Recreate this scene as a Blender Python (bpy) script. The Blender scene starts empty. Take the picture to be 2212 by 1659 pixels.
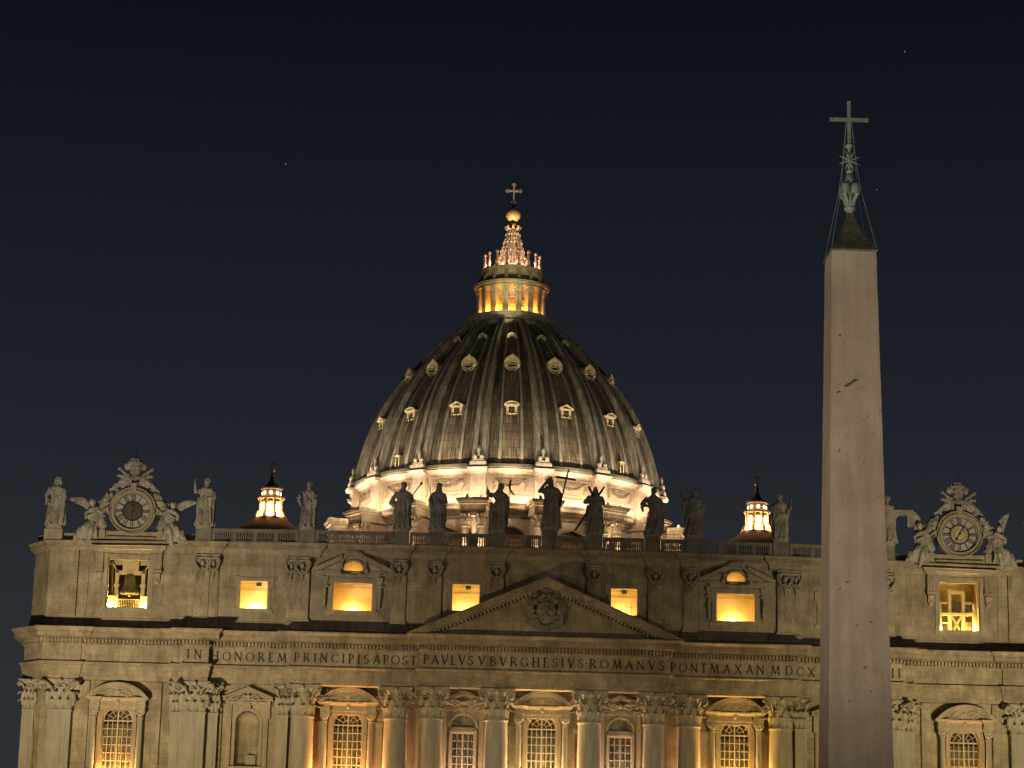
import bpy, math, random
from math import sin, cos, pi, radians as R
from mathutils import Vector, Matrix, noise
random.seed(7)
SC = bpy.context.scene
COL = SC.collection
# ------------------------------------------------------------------ camera, sky, exposure
def make_camera():
    cd = bpy.data.cameras.new('camera'); cd.sensor_width = 36; cd.lens = 5099.1/2211*36
    cd.clip_start = 1; cd.clip_end = 20000
    o = bpy.data.objects.new('camera', cd); COL.objects.link(o)
    yaw, pitch, roll = 0.0232093, 0.238017, 0.0243781
    fx = Vector((sin(yaw), cos(yaw), 0)); r = Vector((cos(yaw), -sin(yaw), 0)); z = Vector((0, 0, 1))
    fw = fx*cos(pitch)+z*sin(pitch); up = -fx*sin(pitch)+z*cos(pitch)
    r2 = r*cos(roll)+up*sin(roll); u2 = -r*sin(roll)+up*cos(roll)
    m = Matrix((r2, u2, -fw)).transposed().to_4x4(); m.translation = (-10.189, -258.463, 9.447)
    o.matrix_world = m; SC.camera = o
make_camera()
W = bpy.data.worlds.new('World'); SC.world = W; W.use_nodes = True
def setup_world():
    nt = W.node_tree; n = nt.nodes; bg = n['Background']
    tc = n.new('ShaderNodeTexCoord'); sep = n.new('ShaderNodeSeparateXYZ'); ramp = n.new('ShaderNodeValToRGB')
    nt.links.new(tc.outputs['Generated'], sep.inputs[0]); nt.links.new(sep.outputs['Z'], ramp.inputs[0])
    e = ramp.color_ramp.elements
    e[0].position = 0.0; e[0].color = (.032, .034, .039, 1)
    e[1].position = 1.0; e[1].color = (.0010, .0022, .006, 1)
    for p, c in ((.13, (.0232, .0262, .0318)), (.22, (.0140, .0167, .0220)), (.30, (.0082, .0104, .0153)), (.39, (.0034, .0048, .0088))):
        k = e.new(p); k.color = c+(1,)
    nt.links.new(ramp.outputs[0], bg.inputs[0]); bg.inputs[1].default_value = 1.0
setup_world()
SC.view_settings.view_transform = 'Standard'; SC.view_settings.look = 'None'
SC.view_settings.exposure = 0; SC.view_settings.gamma = 1
SC.cycles.use_denoising = True
SC.cycles.max_bounces = 6; SC.cycles.sample_clamp_indirect = 4
# ------------------------------------------------------------------ lamps
def spot(loc, aim, power, col, size=60, blend=.8, rad=.4):
    l = bpy.data.lights.new('floodlight', 'SPOT'); l.energy = power; l.color = col; l.spot_size = R(size); l.spot_blend = blend
    l.shadow_soft_size = rad
    o = bpy.data.objects.new('floodlight', l); COL.objects.link(o); o.location = loc
    o.rotation_euler = (Vector(aim)-Vector(loc)).to_track_quat('-Z', 'Y').to_euler()
def point(loc, power, col, rad=.15):
    l = bpy.data.lights.new('lamp', 'POINT'); l.energy = power; l.color = col; l.shadow_soft_size = rad
    o = bpy.data.objects.new('lamp', l); COL.objects.link(o); o.location = loc
DX, DY, DS = -1.2, 150.0, 1.0588       # dome axis and scale
ZK = [(50, 47.5), (76.85, 73.2), (79.0, 75.3), (81.05, 77.42), (86.2, 82.2), (87.0, 82.75), (88.0, 83.75), (116.9, 111.3), (117.3, 111.7), (119.1, 113.3), (119.5, 113.45), (125.1, 118.35), (126.05, 119.2), (126.9, 120.2), (128.3, 121.9), (130.6, 124.9), (134.9, 129.4), (136.4, 130.9), (139.1, 133.6), (140.0, 134.5), (143.5, 138.0)]
def dm(z):   # heights of the dome's storeys
    if z <= 50: return z-2.5
    for (a, b), (c, d) in zip(ZK, ZK[1:]):
        if z <= c: return b+(d-b)*(z-a)/(c-a)
    return z-5.5
def dp(x, y, z): return (DX+DS*x, DY+DS*y, DS*dm(z))
def lights():
    yg = (1, .80, .42); pk = (1, .84, .70)
    # floods on the colonnade ends, aimed at the lower order and at the attic
    spot((-56, -70, 11), (-47, 0, 31), 98000, (1, .76, .27), 50, 1)
    spot((57, -70, 11), (48, 0, 32), 102000, (1, .77, .26), 50, 1)
    spot((-58, -66, 13), (-44, 0, 52), 80000, pk, 50, 1)
    spot((60, -66, 13), (47, 0, 53), 66000, pk, 46, 1)
    spot((-46, -70, 11), (-12, 0, 31), 66000, (1, .73, .36), 37, 1)
    spot((46, -70, 11), (12, 0, 31), 32000, (1, .76, .38), 37, 1)
    # cool light on the middle columns
    spot((0, -60, 6), (0, 0, 27), 11000, (.70, .95, .66), 32, 1)
    # lamps on the balcony ledges, lighting each window bay from below
    og = (1, .42, .10); wh = (1, .66, .36)
    for x, p, c in ((-21.2, 4600, og), (21.2, 4800, (1, .52, .10)), (0, 4600, (1, .58, .20))):
        for s in (-1, 1): point((x+s*1.45, .42, 26.7), p*.55, c, .08); point((x+s*3.2, .3, 26.4), p*.32, c, .1)
        point((x, -.9, 25.4), p*.55, c)
    for x in (-8.6, 8.6): point((x, .1, 26.6), 2300, (1, .56, .36), .1)
    for x in (-46.0, 46.1):
        for s in (-1, 1): point((x+s*1.4, -.85, 27.0), 1500, og, .08)
    for x, y, p, c in ((-46.0, .32, 26000, (1, .60, .15)), (46.1, .32, 18000, (1, .66, .2)), (-21.15, 1.56, 15000, (1, .66, .30)), (0, 1.56, 19000, (1, .76, .46)), (21.15, 1.56, 15000, (1, .68, .26))): point((x, y, 24.2), p, c, .1)  # added lamps between glass and curtain, brightening the curtains
    for x in (-8.6, 8.6): point((x, 1.42, 24.6), 13000, (1, .68, .46), .1)  # likewise added behind the glass of the shell-headed windows
    # lamps inside the attic rooms
    yw = (1, .70, .22)
    for x, p in ((-32.0, 1500), (32, 1500)): point((x, 3.2, 46.1), p*.62, yw, .3)
    for x, p in ((-8.7, 1150), (8.8, 1350)): point((x, 3.1, 46.2), p*.62, (1, .68, .2), .3)
    for x, p in ((-21.2, 1050), (21.15, 1250)): point((x, 3.2, 46.1), p*.72, (1, .62, .14), .3); point((x, 2.2, 50.2), 70, (1, .62, .15), .3)
    for x in (-45.85, 45.95):
        for s in (-1, 1): point((x+s*1.85, 1.0, 45.9), 900, (1, .62, .14))
        point((x, 3.4, 45.4), 1300 if x > 0 else 600, (1, .66, .2))
    # dome: lamps standing on the buttresses and round the foot of the drum
    for k in range(16):
        a = (k+.5)*pi/8; b = a-pi/16
        if cos(a) > -.45:   # the half towards the square
            for q in (-.075, .075): point(dp(28.3*sin(a+q), -28.3*cos(a+q), 81.9), 860, (1, .75, .52), .3)
            for q in (-.07, 0, .07): point(dp(26.1*sin(b+q), -26.1*cos(b+q), 81.3), 190, (1, .74, .34), .15)
            for q in (-.045, .045): spot(dp(29.9*sin(a+q), -29.9*cos(a+q), 71.5), dp(28.7*sin(a+q), -28.7*cos(a+q), 78), 3600, (1, .74, .44), 52, .6, .08)
            point(dp(27.4*sin(b), -27.4*cos(b), 70.0), 420, (1, .50, .16), .3)
            spot(dp(31.0*sin(b), -31.0*cos(b), 82.2), dp(20.5*sin(b), -20.5*cos(b), 98.5), 11500, (1, .82, .50), 62, 1, .2)
            spot(dp(31.5*sin(a), -31.5*cos(a), 82.2), dp(21.5*sin(a), -21.5*cos(a), 97), 7000, (1, .80, .62), 56, 1, .2)
    for x, y, p in ((-66, 50, 90000), (66, 50, 70000)): spot((x, y, 62), (DX, DY, 104), p, (1, .86, .60), 23, 1)
    spot((0, 12, 56), (DX, DY-12, 104.5), 90000, (1, .80, .36), 14, 1)
    # lantern
    for k in range(16):
        a = (k+.5)*pi/8+pi/16; b = a-pi/16
        if cos(a) > -.3:
            point(dp(4.75*sin(a), -4.75*cos(a), 119.85), 1000, (1, .43, .06), .1)
            point(dp(3.7*sin(a), -3.7*cos(a), 128.7), 170, (1, .55, .42), .08)
            point(dp(6.7*sin(b), -6.7*cos(b), 119.8), 34, (1, .85, .45), .1)
            if k % 2: spot(dp(4.3*sin(a), -4.3*cos(a), 128.6), dp(.9*sin(a), -.9*cos(a), 133.6), 1300, (1, .60, .42), 45, 1, .05)
            if k % 2: point(dp(4.75*sin(a), -4.75*cos(a), 128.8), 70, (1, .62, .5), .08)
    spot(dp(-2, -22, 106), dp(0, 0, 127.6), 20000, (1, .88, .45), 20, 1)
    spot((8, 14, 56), (DX, DY-4, DS*121.2), 300000, (1, .86, .42), 5, .8)
    spot(dp(.3, -4.8, 128.6), dp(0, 0, 137.2), 7500, (1, .66, .28), 20, .8)
    spot(dp(2, -30, 100), dp(0, 0, 141.5), 46000, (1, .82, .62), 6, .8)
    cp = lambda x, r, a, z: (x+1.036*r*sin(a), 116-1.036*r*cos(a), 54.27+1.036*(z-56))
    for x in (-39.75, 38.6):
        for k in range(8):
            a = k*pi/4
            if cos(a) > -.2:
                point(cp(x, 1.62, a, 78.3), 330, (1, .56, .21), .08); point(cp(x, 1.62, a, 79.7), 180, (1, .58, .23), .08)
                point(cp(x, 2.6, a, 78.0), 30, (1, .42, .18), .08); point(cp(x, 1.9, a, 81.35), 16, (1, .5, .25), .05)
    # unseen fill spots added far out in the square, softening the shade under the ledges
    spot((-66, -168, 12), (-14, 0, 33), 46000, (1, .80, .58), 30, 1)
    spot((72, -168, 12), (14, 0, 33), 46000, (1, .80, .58), 30, 1)
    # obelisk
    spot((-32, -200, 14), (5.4, -168, 33), 54000, (1, .80, .60), 44, 1)
    spot((28, -210, 14), (5.4, -168, 30), 27000, (1, .80, .60), 46, 1)
    spot((-6, -186, 20), (5.4, -168, 41.5), 7000, (.85, 1, .74), 17, .9)
lights()
# ------------------------------------------------------------------ materials
def mat(name, col, rough=.85, metal=0.0, var=.25, scale=.6, streak=0.0, course=None, bump=.25, dark=None, fine=3.0, speck=0, mortar=.55):
    m = bpy.data.materials.new(name); m.use_nodes = True; nt = m.node_tree; n = nt.nodes; L = nt.links
    b = n['Principled BSDF']; b.inputs['Roughness'].default_value = rough; b.inputs['Metallic'].default_value = metal
    tc = n.new('ShaderNodeTexCoord')
    def noise(sc, det, vec=(1, 1, 1), rg=.6):
        mp = n.new('ShaderNodeMapping'); mp.inputs['Scale'].default_value = vec
        t = n.new('ShaderNodeTexNoise'); t.inputs['Scale'].default_value = sc; t.inputs['Detail'].default_value = det; t.inputs['Roughness'].default_value = rg
        L.new(tc.outputs['Object'], mp.inputs[0]); L.new(mp.outputs[0], t.inputs['Vector']); return t.outputs['Fac']
    def ramp(f, lo, hi, a, c):
        r = n.new('ShaderNodeMapRange'); r.inputs['From Min'].default_value = lo; r.inputs['From Max'].default_value = hi
        r.inputs['To Min'].default_value = a; r.inputs['To Max'].default_value = c; L.new(f, r.inputs['Value']); return r.outputs[0]
    def mul(a, c):
        k = n.new('ShaderNodeMath'); k.operation = 'MULTIPLY'; L.new(a, k.inputs[0])
        if isinstance(c, float): k.inputs[1].default_value = c
        else: L.new(c, k.inputs[1])
        return k.outputs[0]
    f = ramp(noise(scale, 6), .3, .7, 1-var, 1+var)
    f = mul(f, ramp(noise(fine, 4, (1, 1, 3)), .3, .7, 1-var*.6, 1+var*.6))
    if streak: f = mul(f, ramp(noise(2.2, 5, (1, 1, .07)), .35, .65, 1-streak, 1+streak*.5))
    if speck: f = mul(f, ramp(noise(6, 2), .60, .68, 1.0, 1-speck))
    hgt = f
    if course:
        mp = n.new('ShaderNodeMapping'); mp.inputs['Rotation'].default_value = (pi/2, 0, 0)
        br = n.new('ShaderNodeTexBrick'); br.inputs['Scale'].default_value = 1; br.inputs['Mortar Size'].default_value = course[2]; br.inputs['Mortar Smooth'].default_value = .3
        br.inputs['Brick Width'].default_value = course[0]; br.inputs['Row Height'].default_value = course[1]
        v = course[3]; br.inputs['Color1'].default_value = (1, 1, 1, 1); br.inputs['Color2'].default_value = (1-v, 1-v, 1-v, 1); br.inputs['Mortar'].default_value = (mortar,)*3+(1,)
        L.new(tc.outputs['Object'], mp.inputs[0]); L.new(mp.outputs[0], br.inputs['Vector'])
        cv = n.new('ShaderNodeSeparateColor'); L.new(br.outputs['Color'], cv.inputs[0]); f = mul(f, cv.outputs[0]); hgt = f
    mx = n.new('ShaderNodeMix'); mx.data_type = 'RGBA'; mx.blend_type = 'MULTIPLY'; mx.inputs[0].default_value = 1
    mx.inputs[6].default_value = tuple(col)+(1,)
    cc = n.new('ShaderNodeCombineColor'); [L.new(f, cc.inputs[i]) for i in range(3)]
    L.new(cc.outputs[0], mx.inputs[7]); out = mx.outputs[2]
    if dark:
        m2 = n.new('ShaderNodeMix'); m2.data_type = 'RGBA'; m2.inputs[7].default_value = tuple(dark)+(1,)
        L.new(ramp(noise(.9, 6, (1, 1, .35)), .5, .72, 0, .75), m2.inputs[0]); L.new(out, m2.inputs[6]); out = m2.outputs[2]
    L.new(out, b.inputs['Base Color'])
    bp = n.new('ShaderNodeBump'); bp.inputs['Strength'].default_value = bump; bp.inputs['Distance'].default_value = .08
    L.new(hgt, bp.inputs['Height']); L.new(bp.outputs[0], b.inputs['Normal'])
    return m
M = {}
M['trav'] = mat('travertine', (.41, .345, .245), course=(2.7, 1.15, .022, .20), var=.34, scale=.4, streak=.14, dark=(.15, .12, .085), bump=.4, mortar=.62)
M['plain'] = mat('travertine_plain', (.42, .36, .265), var=.16, streak=.16, dark=(.27, .22, .16))
M['shaft'] = mat('column_stone', (.39, .36, .30), var=.10, streak=.22)
M['carved'] = mat('carved_stone', (.40, .365, .285), var=.3, scale=1.2, dark=(.20, .18, .14), bump=.6)
M['statue'] = mat('statue_stone', (.44, .41, .34), var=.35, scale=.9, dark=(.20, .19, .165), streak=.3, bump=.6)
M['drum'] = mat('drum_travertine', (.56, .47, .36), var=.18, streak=.2, dark=(.36, .28, .19), fine=1.5)
M['lead'] = mat('lead_sheet', (.10, .095, .078), rough=.55, var=.35, scale=.35, streak=.5)
M['leadrib'] = mat('rib_lead', (.30, .265, .225), rough=.65, var=.25, scale=.5, streak=.35, dark=(.13, .12, .095))
M['granite'] = mat('rose_granite', (.355, .305, .24), rough=.75, var=.20, scale=.35, fine=14, dark=(.27, .225, .185), bump=.3, streak=.16)
M['bronze'] = mat('green_bronze', (.17, .24, .19), rough=.55, metal=.1, var=.35, scale=3)
M['darkbronze'] = mat('dark_bronze', (.11, .10, .075), rough=.5, metal=.3, var=.3, scale=3)
M['garland'] = mat('weathered_relief', (.34, .25, .18), var=.3, scale=2)  # browner than the drum stone, painted in place of the garlands' relief shade
M['patina'] = mat('weathered_travertine', (.24, .22, .18), var=.25, scale=.8, dark=(.10, .095, .085))  # darker travertine for balustrade, pedestals and coat of arms
M['dormer'] = mat('dormer_stone', (.54, .45, .27), var=.25, scale=1.5, dark=(.30, .24, .14))
M['tile'] = mat('brown_lead_roof', (.16, .10, .065), var=.3, scale=.8)
M['gold'] = mat('gilt_copper', (.85, .56, .24), rough=.5, metal=.35, var=.12, scale=2)
M['letter'] = mat('letter_bronze', (.018, .015, .012), rough=.6, var=.1)
M['darkstat'] = mat('dark_iron', (.03, .03, .032), rough=.7, var=.1)
M['plaster'] = mat('room_plaster', (.68, .56, .36), var=.08, scale=.8, bump=.05)
M['frame'] = mat('white_painted_wood', (.46, .39, .29), rough=.6, var=.1)
M['curtain'] = mat('curtain_cloth', (.66, .62, .54), rough=.9, var=.2, fine=1.5)
M['brick'] = mat('red_brick', (.26, .075, .045), var=.25, course=(.6, .2, .02, .3))
M['dial'] = mat('dial_mosaic', (.46, .45, .42), var=.12, scale=3)
M['bell'] = mat('bell_bronze', (.22, .19, .08), rough=.45, metal=.5, var=.3, scale=1.5)
M['beam'] = mat('painted_timber', (.55, .45, .26), var=.2)
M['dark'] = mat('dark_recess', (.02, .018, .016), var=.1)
M['ground'] = mat('cobblestone', (.06, .055, .05), var=.3, course=(.12, .12, .02, .3))
def glass_mat():
    m = bpy.data.materials.new('window_glass'); m.use_nodes = True; nt = m.node_tree; n = nt.nodes; L = nt.links
    n.remove(n['Principled BSDF']); t = n.new('ShaderNodeBsdfTransparent'); g = n.new('ShaderNodeBsdfGlossy'); g.inputs['Roughness'].default_value = .08
    t.inputs[0].default_value = (.75, .78, .74, 1)
    nz = n.new('ShaderNodeTexNoise'); nz.inputs['Scale'].default_value = 1.2; bp = n.new('ShaderNodeBump'); bp.inputs['Strength'].default_value = .3
    L.new(nz.outputs['Fac'], bp.inputs['Height']); L.new(bp.outputs[0], g.inputs['Normal'])
    x = n.new('ShaderNodeMixShader'); x.inputs[0].default_value = .10
    L.new(t.outputs[0], x.inputs[1]); L.new(g.outputs[0], x.inputs[2]); L.new(x.outputs[0], n['Material Output'].inputs[0]); return m
M['glass'] = glass_mat()
def emit_mat(name, col, s):
    m = bpy.data.materials.new(name); m.use_nodes = True; b = m.node_tree.nodes['Principled BSDF']
    b.inputs['Base Color'].default_value = (0, 0, 0, 1); b.inputs['Emission Color'].default_value = tuple(col)+(1,); b.inputs['Emission Strength'].default_value = s; return m
M['lampglow'] = emit_mat('lamp_glass', (1, .75, .45), 12)
M['starglow'] = emit_mat('star_light', (.8, .85, 1), .25)
def dome_mat(name, col, wd=.75):
    m = mat(name, col, rough=.6, var=.4, scale=.3, streak=0)
    nt = m.node_tree; n = nt.nodes; L = nt.links; b = n['Principled BSDF']
    tc = n.new('ShaderNodeTexCoord'); s = n.new('ShaderNodeSeparateXYZ'); L.new(tc.outputs['Object'], s.inputs[0])
    at = n.new('ShaderNodeMath'); at.operation = 'ARCTAN2'; L.new(s.outputs[0], at.inputs[0]); L.new(s.outputs[1], at.inputs[1])
    mu = n.new('ShaderNodeMath'); mu.operation = 'MULTIPLY'; mu.inputs[1].default_value = 25; L.new(at.outputs[0], mu.inputs[0])
    cb = n.new('ShaderNodeCombineXYZ'); L.new(mu.outputs[0], cb.inputs[0]); L.new(s.outputs[2], cb.inputs[1])
    mp = n.new('ShaderNodeMapping'); mp.inputs['Scale'].default_value = (2.6, .16, 1); L.new(cb.outputs[0], mp.inputs[0])
    nz = n.new('ShaderNodeTexNoise'); nz.inputs['Scale'].default_value = 1.6; nz.inputs['Detail'].default_value = 5; L.new(mp.outputs[0], nz.inputs['Vector'])
    br = n.new('ShaderNodeTexBrick'); br.inputs['Scale'].default_value = 1; br.inputs['Brick Width'].default_value = wd; br.inputs['Row Height'].default_value = 1.35
    br.inputs['Mortar Size'].default_value = .05; br.inputs['Mortar Smooth'].default_value = .2; br.offset = .0
    br.inputs['Color1'].default_value = (1, 1, 1, 1); br.inputs['Color2'].default_value = (.62, .6, .58, 1); br.inputs['Mortar'].default_value = (.35, .35, .35, 1)
    L.new(cb.outputs[0], br.inputs['Vector'])
    r = n.new('ShaderNodeValToRGB'); e = r.color_ramp.elements; e[0].position = .40; e[0].color = (.55, .53, .50, 1); e[1].position = .66; e[1].color = (1.7, 1.62, 1.5, 1); L.new(nz.outputs['Fac'], r.inputs[0])
    old = b.inputs['Base Color'].links[0].from_socket
    for src in (r.outputs[0], br.outputs['Color']):
        mx = n.new('ShaderNodeMix'); mx.data_type = 'RGBA'; mx.blend_type = 'MULTIPLY'; mx.inputs[0].default_value = 1
        L.new(old, mx.inputs[6]); L.new(src, mx.inputs[7]); old = mx.outputs[2]
    L.new(old, b.inputs['Base Color']); return m
M['dome'] = dome_mat('lead_dome_cladding', (.11, .10, .08)); M['leadpanel'] = dome_mat('pale_lead_panel', (.19, .155, .13), .55)
# ------------------------------------------------------------------ mesh helpers
class MB:
    def __init__(s): s.v = []; s.f = []
    def add(s, vs, fs):
        b = len(s.v); s.v += [tuple(p) for p in vs]; s.f += [tuple(i+b for i in f) for f in fs]; return s
    def box(s, x0, x1, y0, y1, z0, z1):
        return s.add([(x, y, z) for x in (x0, x1) for y in (y0, y1) for z in (z0, z1)],
                     [(0, 1, 3, 2), (4, 6, 7, 5), (0, 4, 5, 1), (2, 3, 7, 6), (0, 2, 6, 4), (1, 5, 7, 3)])
    def tbox(s, m, x0, x1, y0, y1, z0, z1):
        t = MB().box(x0, x1, y0, y1, z0, z1); return s.add([m @ Vector(p) for p in t.v], t.f)
    def merge(s, o, m=None): return s.add([m @ Vector(p) for p in o.v] if m else o.v, o.f)
    def lathe(s, prof, n=24, c=(0, 0), a0=0, a1=2*pi, cap=True, sx=1, sy=1, rot=0):
        full = abs(a1-a0-2*pi) < 1e-6; k = n if full else n+1; vs = []; fs = []
        for r, z in prof:
            for i in range(k):
                a = rot+a0+(a1-a0)*i/n; vs.append((c[0]+r*sin(a)*sx, c[1]-r*cos(a)*sy, z))
        for j in range(len(prof)-1):
            for i in range(n):
                q = (i+1) % k; fs.append((j*k+i, j*k+q, (j+1)*k+q, (j+1)*k+i))
        if cap and full:
            if prof[0][0] > 1e-4: fs.append(tuple(range(k))[::-1])
            if prof[-1][0] > 1e-4: fs.append(tuple((len(prof)-1)*k+i for i in range(k)))
        return s.add(vs, fs)
    def prism(s, poly, y0, y1):   # poly in x,z
        n = len(poly); vs = [(x, y0, z) for x, z in poly]+[(x, y1, z) for x, z in poly]
        return s.add(vs, [tuple(range(n)), tuple(range(n, 2*n))[::-1]]+[(i, i+n, (i+1) % n+n, (i+1) % n) for i in range(n)])
    def strip(s, a, b, y0, y1):   # ribbon between two x,z curves, given depth
        n = len(a); vs = [(x, y, z) for c in (a, b) for y in (y0, y1) for x, z in c]; f = []
        for i in range(n-1):
            f += [(i, i+1, 2*n+i+1, 2*n+i), (n+i, 3*n+i, 3*n+i+1, n+i+1), (i, n+i, n+i+1, i+1), (2*n+i, 2*n+i+1, 3*n+i+1, 3*n+i)]
        f += [(0, 2*n, 3*n, n), (n-1, 2*n-1, 4*n-1, 3*n-1)]
        return s.add(vs, f)
    def tube(s, pts, rad, n=8, flat=1.0, cap=True):
        pts = [Vector(p) for p in pts]; vs = []; fs = []
        if not hasattr(rad, '__len__'): rad = [rad]*len(pts)
        up = None
        for i, p in enumerate(pts):
            t = (pts[min(i+1, len(pts)-1)]-pts[max(i-1, 0)]); t.normalize()
            if up is None: up = Vector((0, 1, 0)) if abs(t.y) < .8 else Vector((1, 0, 0))
            a = t.cross(up).normalized(); b = a.cross(t); up = b
            for k in range(n):
                g = 2*pi*k/n; vs.append(p+(a*cos(g)+b*sin(g)*flat)*rad[i])
        for i in range(len(pts)-1):
            for k in range(n):
                q = (k+1) % n; fs.append((i*n+k, i*n+q, (i+1)*n+q, (i+1)*n+k))
        if cap: fs += [tuple(range(n))[::-1], tuple((len(pts)-1)*n+k for k in range(n))]
        return s.add(vs, fs)
    def ell(s, c, r, n=12, m=8, mat_=None):
        vs = []; fs = []
        for j in range(m+1):
            t = pi*j/m
            for i in range(n):
                a = 2*pi*i/n; p = Vector((r[0]*sin(t)*cos(a), r[1]*sin(t)*sin(a), -r[2]*cos(t)))
                if mat_: p = mat_ @ p
                vs.append(p+Vector(c))
        for j in range(m):
            for i in range(n): q = (i+1) % n; fs.append((j*n+i, j*n+q, (j+1)*n+q, (j+1)*n+i))
        return s.add(vs, fs)
    def sweep(s, path, prof, ends=True):
        """moulding: path = plan polyline seen from the front (left to right, outward is -y); prof = (outward, z)"""
        n = len(path); k = len(prof); vs = []; fs = []
        def nrm(a, b):
            d = Vector((b[0]-a[0], b[1]-a[1])); d.normalize(); return Vector((d.y, -d.x))
        for i, p in enumerate(path):
            n1 = nrm(path[i-1], p) if i else nrm(p, path[1]); n2 = nrm(p, path[i+1]) if i < n-1 else n1
            m = n1+n2; m /= max(.15, m.dot(n1))
            for o, z in prof: vs.append((p[0]+m.x*o, p[1]+m.y*o, z))
        for i in range(n-1):
            for j in range(k-1): fs.append((i*k+j, i*k+j+1, (i+1)*k+j+1, (i+1)*k+j))
        if ends: fs += [tuple(range(k)), tuple((n-1)*k+j for j in range(k))[::-1]]
        return s.add(vs, fs)
    def mesh(s, name, smooth=False):
        me = bpy.data.meshes.new(name); me.from_pydata(s.v, [], s.f); me.validate(); me.update()
        if smooth:
            for p in me.polygons: p.use_smooth = True
            try: me.set_sharp_from_angle(angle=R(40))
            except Exception: pass
        return me
def part(name, mb, m, parent=None, smooth=False, loc=(0, 0, 0)):
    me = mb.mesh(name, smooth) if isinstance(mb, MB) else mb
    me.materials.clear(); me.materials.append(M[m])
    o = bpy.data.objects.new(name, me); COL.objects.link(o)
    if parent: o.parent = parent
    o.location = loc; return o
def thing(name, label, cat, loc=(0, 0, 0), group=None):
    o = bpy.data.objects.new(name, None); COL.objects.link(o); o.location = loc; o.empty_display_size = .5
    o['label'] = label; o['category'] = cat
    if group: o['group'] = group
    return o
def holder(name, parent, loc=(0, 0, 0)):
    o = bpy.data.objects.new(name, None); COL.objects.link(o); o.parent = parent; o.location = loc; return o
def remesh(mb, vox, name, amp=0.05, sm=1):
    me = mb.mesh(name); o = bpy.data.objects.new(name, me); COL.objects.link(o)
    md = o.modifiers.new('r', 'REMESH'); md.mode = 'VOXEL'; md.voxel_size = vox; md.use_smooth_shade = True
    if sm: s = o.modifiers.new('s', 'SMOOTH'); s.iterations = sm; s.factor = .5
    dg = bpy.context.evaluated_depsgraph_get(); ev = o.evaluated_get(dg); out = bpy.data.meshes.new_from_object(ev)
    bpy.data.objects.remove(o); bpy.data.meshes.remove(me); out.name = name
    if amp:
        co = [v.co+v.normal*amp*(noise.noise(v.co*2.3)+.8*noise.noise(Vector((v.co.x*7, v.co.y*7, v.co.z*4)))) for v in out.vertices]
        for v, c in zip(out.vertices, co): v.co = c
    return out
def copy_tree(o, parent=None, loc=None, recurse=True):
    c = o.copy(); COL.objects.link(c)
    if parent is not None: c.parent = parent
    if loc is not None: c.location = loc
    for ch in list(o.children): copy_tree(ch, c)
    return c
def structure(name, mb, m, **k):
    o = part(name, mb, m, **k); o['kind'] = 'structure'; return o
def arc(cx, cz, rx, rz, a0, a1, n):
    return [(cx+rx*cos(a0+(a1-a0)*i/n), cz+rz*sin(a0+(a1-a0)*i/n)) for i in range(n+1)]
# ------------------------------------------------------------------ ground
g = MB().box(-1200, 1200, -700, 1400, 3.0, 4.8); structure('ground', g, 'ground')
g = MB()
for i in range(24): g.box(-62-i*.1, 62+i*.1, -46+i*.9, -3.3, 4.804+i*.2, 4.804+(i+1)*.2-.003)
structure('steps', g, 'plain')
# ------------------------------------------------------------------ capitals and columns
def leaf(mb, m, w, h, out, nx=8, nz=9):
    vs = []; fs = []
    for j in range(nz+1):
        t = j/nz
        if t < .75: z = h*t/.75; y = -(.03+out*.30*(t/.75)**2)
        else: q = (t-.75)/.25*2.7; z = h+h*.13*sin(q)-h*.05*q; y = -(.03+out*.30+out*.62*(1-cos(q)))
        ww = w*.5*(.62+.42*sin(pi*min(1, t*1.2)))*(1-.30*t**5)*(1+.16*(j % 2))
        for i in range(nx+1):
            s = -1+2*i/nx; rd = -.055*w*cos(3*pi*s)*(1-.5*t); vs.append(m @ Vector((ww*s, y+.34*w*s*s*(.35+.65*t)+rd, z-.10*h*abs(s)*t)))
    for j in range(nz):
        for i in range(nx): a = j*(nx+1)+i; fs.append((a, a+1, a+nx+2, a+nx+1))
    mb.add(vs, fs)
def volute(mb, m, x0, z0, x1, z1, r, th):
    pts = [(x0, 0, z0), ((x0+x1)/2-.1*(x1-x0), 0, z0+(z1-z0)*.7)]
    for i in range(11):
        a = pi*.62-i*pi*.27; rr = r*(1-i/13); pts.append((x1+rr*cos(a), 0, z1-r+rr*sin(a)))
    mb.tube([m @ Vector(p) for p in pts], [th*.7]*2+[th*(1-i*.03) for i in range(11)], 6)
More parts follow.
